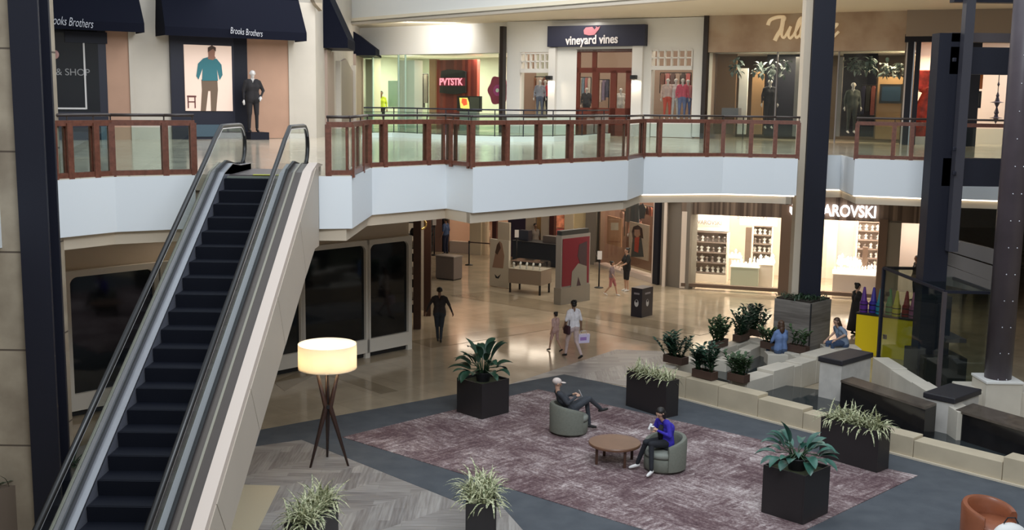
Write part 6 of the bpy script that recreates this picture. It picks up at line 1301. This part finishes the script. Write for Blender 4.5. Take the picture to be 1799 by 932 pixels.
fit_text('AROVSKI', WSW, WSW.at(1445, 372)[0], WSW.at(1539, 372)[0], zc_, hh_*.84, LW, sgn, .08); kw = (WSW.at(1539, 372)[0]-WSW.at(1445, 372)[0])/7
fit_text('SW', WSW, WSW.at(1445, 372)[0]-kw*2.35, WSW.at(1445, 372)[0]-kw*.12, zc_, hh_*.84, LW, sgn, .08)
k, z = WSW.at(1396, 368); MB().wpoly(WSW, [(k+a*.30, z+b*.30) for a, b in ((-.6, -.3), (-.3, -.7), (.4, -.7), (.65, -.2), (.55, .5), (.25, .3), (.15, .8), (-.1, .75), (.0, .3), (-.3, .65), (-.25, .2), (-.6, .35))], .05, .12).build('swan_emblem', LW, sgn)
def shelfunit(x0, y0, x1, y1, d, rows, per, label, grp, side=0):
    w2 = Wall(WSW.P(0, 0, -d).xy, WSW.P(WSW.L, 0, -d-side).xy); k0, k1, z0, z1 = w2.rect(x0, y0, x1, y1); t = empty('display_shelving', w2.P((k0+k1)/2, 0)); tag(t, label, 'shelving')
    SH = mat('grey_brown_shelf', (.22, .17, .15), .5)
    MB().wbox(w2, k0, k1, z0, z1, -.45, -.40).build('back_panel', mat('shelf_back', (.50, .42, .37), .5), t)
    for k in (k0, k1): MB().wbox(w2, k-.03, k+.03, 0.0, z1, -.42, 0).build('side_panel', mat('warm_white_joinery', (0,0,0)), t)
    MB().wbox(w2, k0, k1, 0, z0-.05, -.42, .02).build('cabinet', WHJ, t)
    for i in range(rows+1): z = z0+(z1-z0)*i/rows; MB().wbox(w2, k0, k1, z-.03, z+.015, -.42, 0).build('shelf', SH, t)
    rnd = random.Random(x0)
    for i in range(rows):
        for j in range(per):
            z = z0+(z1-z0)*i/rows+.015; k = k0+(k1-k0)*(j+.5)/per+rnd.uniform(-.03, .03); h = (z1-z0)/rows*rnd.uniform(.5, .75)
            o = MB().lathe([(h*.28, 0), (h*.30, h*.1), (h*.12, h*.35), (h*.30, h*.6), (h*.34, h*.7), (h*.10, h*.85), (h*.07, h)], w2.P(k, z, -.2), 8).build('jewellery_stand', mat('white_display', (.8, .78, .74), .4) if rnd.random() < .7 else mat('silver_display', (.35, .3, .28), .3, metal=.6), None, True)
            tag(o, 'small pale jewellery stand on the %s' % grp, 'jewellery stand', 'jewellery stands on the %s' % grp)
shelfunit(1216, 408, 1277, 480, 2.2, 4, 6, 'four-tier lit shelving at the left inside the jewellery shop', 'left jewellery shelving', -0.6)
shelfunit(1322, 398, 1356, 460, 3.4, 4, 4, 'four-tier lit shelving in the centre of the jewellery shop', 'centre jewellery shelving')
shelfunit(1505, 390, 1546, 470, 2.6, 5, 4, 'five-tier lit shelving at the right of the glowing letters, inside the jewellery shop', 'right jewellery shelving')
WJ2 = Wall(WSW.P(0, 0, -2.5).xy, WSW.P(WSW.L, 0, -2.5).xy)
for x, y, s in ((1243, 391, .9), (1322, 382, .9)): text_mesh('wall_lettering', 'SWAROVSKI', .24, mat('grey_letter', (.25, .2, .19), .5), js, wpt(Wall(WSW.P(0, 0, -2.1).xy, WSW.P(WSW.L, 0, -2.1).xy), x, y), WSW.u, (0, 0, 1), .01, 0, .9, .005)
wj('wall_panel', WHJ, 1214, 374, 1280, 406, -2.5, -2.2); wj('wall_panel', mat('rose_white_panel', (.74, .62, .60), .5), 1300, 376, 1366, 397, -3.6, -3.45); wj('dark_totem', BRP, 1309, 400, 1319, 463, -2.6, -2.4); wj('rose_panel', PINKJ, 1472, 382, 1500, 462, -3.4, -3.2); wj('cream_panel', CRM, 1445, 380, 1470, 470, -3.0, -2.9); wj('dark_totem', BRP, 1515, 435, 1524, 475, -1.6, -1.4)
def counter(x0, y0, x1, y1, d, dep, label, n, seed, m=None):
    w2 = Wall(WSW.P(0, 0, -d).xy, WSW.P(WSW.L, 0, -d).xy); k0, k1, z0, z1 = w2.rect(x0, y0, x1, y1); z1 = max(.85, z1)
    t = empty('display_counter', w2.P((k0+k1)/2, 0)); tag(t, label, 'counter'); MB().wbox(w2, k0, k1, 0, z1, -dep, 0, .01).build('body', m or mat('greenish_white_counter', (.52, .54, .44), .5), t); MB().wbox(w2, k0-.03, k1+.03, z1, z1+.04, -dep-.03, .03).build('counter_top', mat('bright_white_top', (.9, .86, .78), .3, emit=(1, .88, .72), es=.9), t); MB().wbox(w2, k0+.02, k1-.02, z1+.04, z1+.28, -dep+.02, -.02).build('glass_case', GLC, t)  # counter top emits: strong lighting put into its material, not a lamp
    rnd = random.Random(seed)
    for i in range(n):
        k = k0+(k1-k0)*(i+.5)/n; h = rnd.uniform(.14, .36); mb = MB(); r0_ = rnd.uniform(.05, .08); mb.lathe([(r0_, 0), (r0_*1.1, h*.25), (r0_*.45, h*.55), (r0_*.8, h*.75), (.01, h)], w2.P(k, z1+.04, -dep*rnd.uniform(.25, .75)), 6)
        o = mb.build('crystal_figure', mat('brilliant_crystal', (1, .95, .88), .15, emit=(1, .90, .76), es=2.2)); tag(o, 'brilliantly lit crystal figure on the %s' % label.split(' in ')[0].split(' at ')[0], 'crystal figure', 'crystal figures on the '+label)  # emission paints spotlight glare into the crystals, which are no lamps
    return t
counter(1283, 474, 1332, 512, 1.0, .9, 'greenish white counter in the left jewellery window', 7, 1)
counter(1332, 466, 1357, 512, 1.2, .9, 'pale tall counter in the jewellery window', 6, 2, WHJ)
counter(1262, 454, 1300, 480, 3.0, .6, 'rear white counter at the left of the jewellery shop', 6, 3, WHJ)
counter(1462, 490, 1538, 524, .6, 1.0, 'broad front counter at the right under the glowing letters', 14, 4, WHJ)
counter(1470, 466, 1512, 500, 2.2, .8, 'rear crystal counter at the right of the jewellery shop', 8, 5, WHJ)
p = WSW.P(WSW.at(1612, 470)[0], 0, -.5); figure((p.x, p.y, 0), R(180), STAND, dict(skin=SKIN2, top=cloth('black_dress', (0,0,0)), pants=cloth('black_dress', (0,0,0)), shoe=SH_B), 'dark silhouetted person standing in the pale doorway beside the jewellery shop', vox=.016, scale=1.02, hair='short')
# shop shelf seen edge-on at the corner of the corridor wall
cs = empty('corner_shop_front', (-3.2, 35, 0)); tag(cs, 'corner shop front with two brown posts and shelves of goods', 'shop front')
for px, y in ((733, 35.4), (751, 37.6)):
    p = UY(px, 480, y); MB().box(p.x-.12, p.x+.12, y-.1, y+.12, 0, 4.4).build('post', mat('red_brown_post', (.055, .022, .014), .4), cs)
p = UY(741, 480, 36.4)
MB().box(p.x-1.2, p.x+.02, 38.6, 38.8, 0, 4.6).build('rear_panel', mat('grey_white_panel', (.55, .50, .44), .6), cs)
for i in range(9):
    z = .5+.42*i; MB().box(p.x-.7, p.x-.08, 35.5, 36.0, z, z+.03).build('shelf', BLK, cs)
    o = MB().lathe([(.09, 0), (.11, .1), (.05, .22)], (p.x-.22, 35.6, z+.03), 8).build('shelf_ornament', mat('white_display', (0,0,0)) if i % 2 else BLK, None, True); tag(o, 'small ornament on the narrow corner shelves behind the brown post', 'ornament', 'ornaments on the corner shelves')
area('corner_shop_light', (p.x-.3, 36.3, 4.5), .8, 40, (1, .85, .65))
ring = MB().lathe([(.16, -.02), (.2, 0), (.16, .02), (.13, 0), (.16, -.02)], (0, 0, 0), 20, cap=False); o = ring.build('gold_ring', mat('gold_metal', (.8, .55, .2), .25, metal=1), None, True); q = UY(740, 394, 36.5); o.location = q; o.rotation_euler = (R(80), 0, R(20)); tag(o, 'gold ring ornament hanging high between the brown posts', 'ornament')
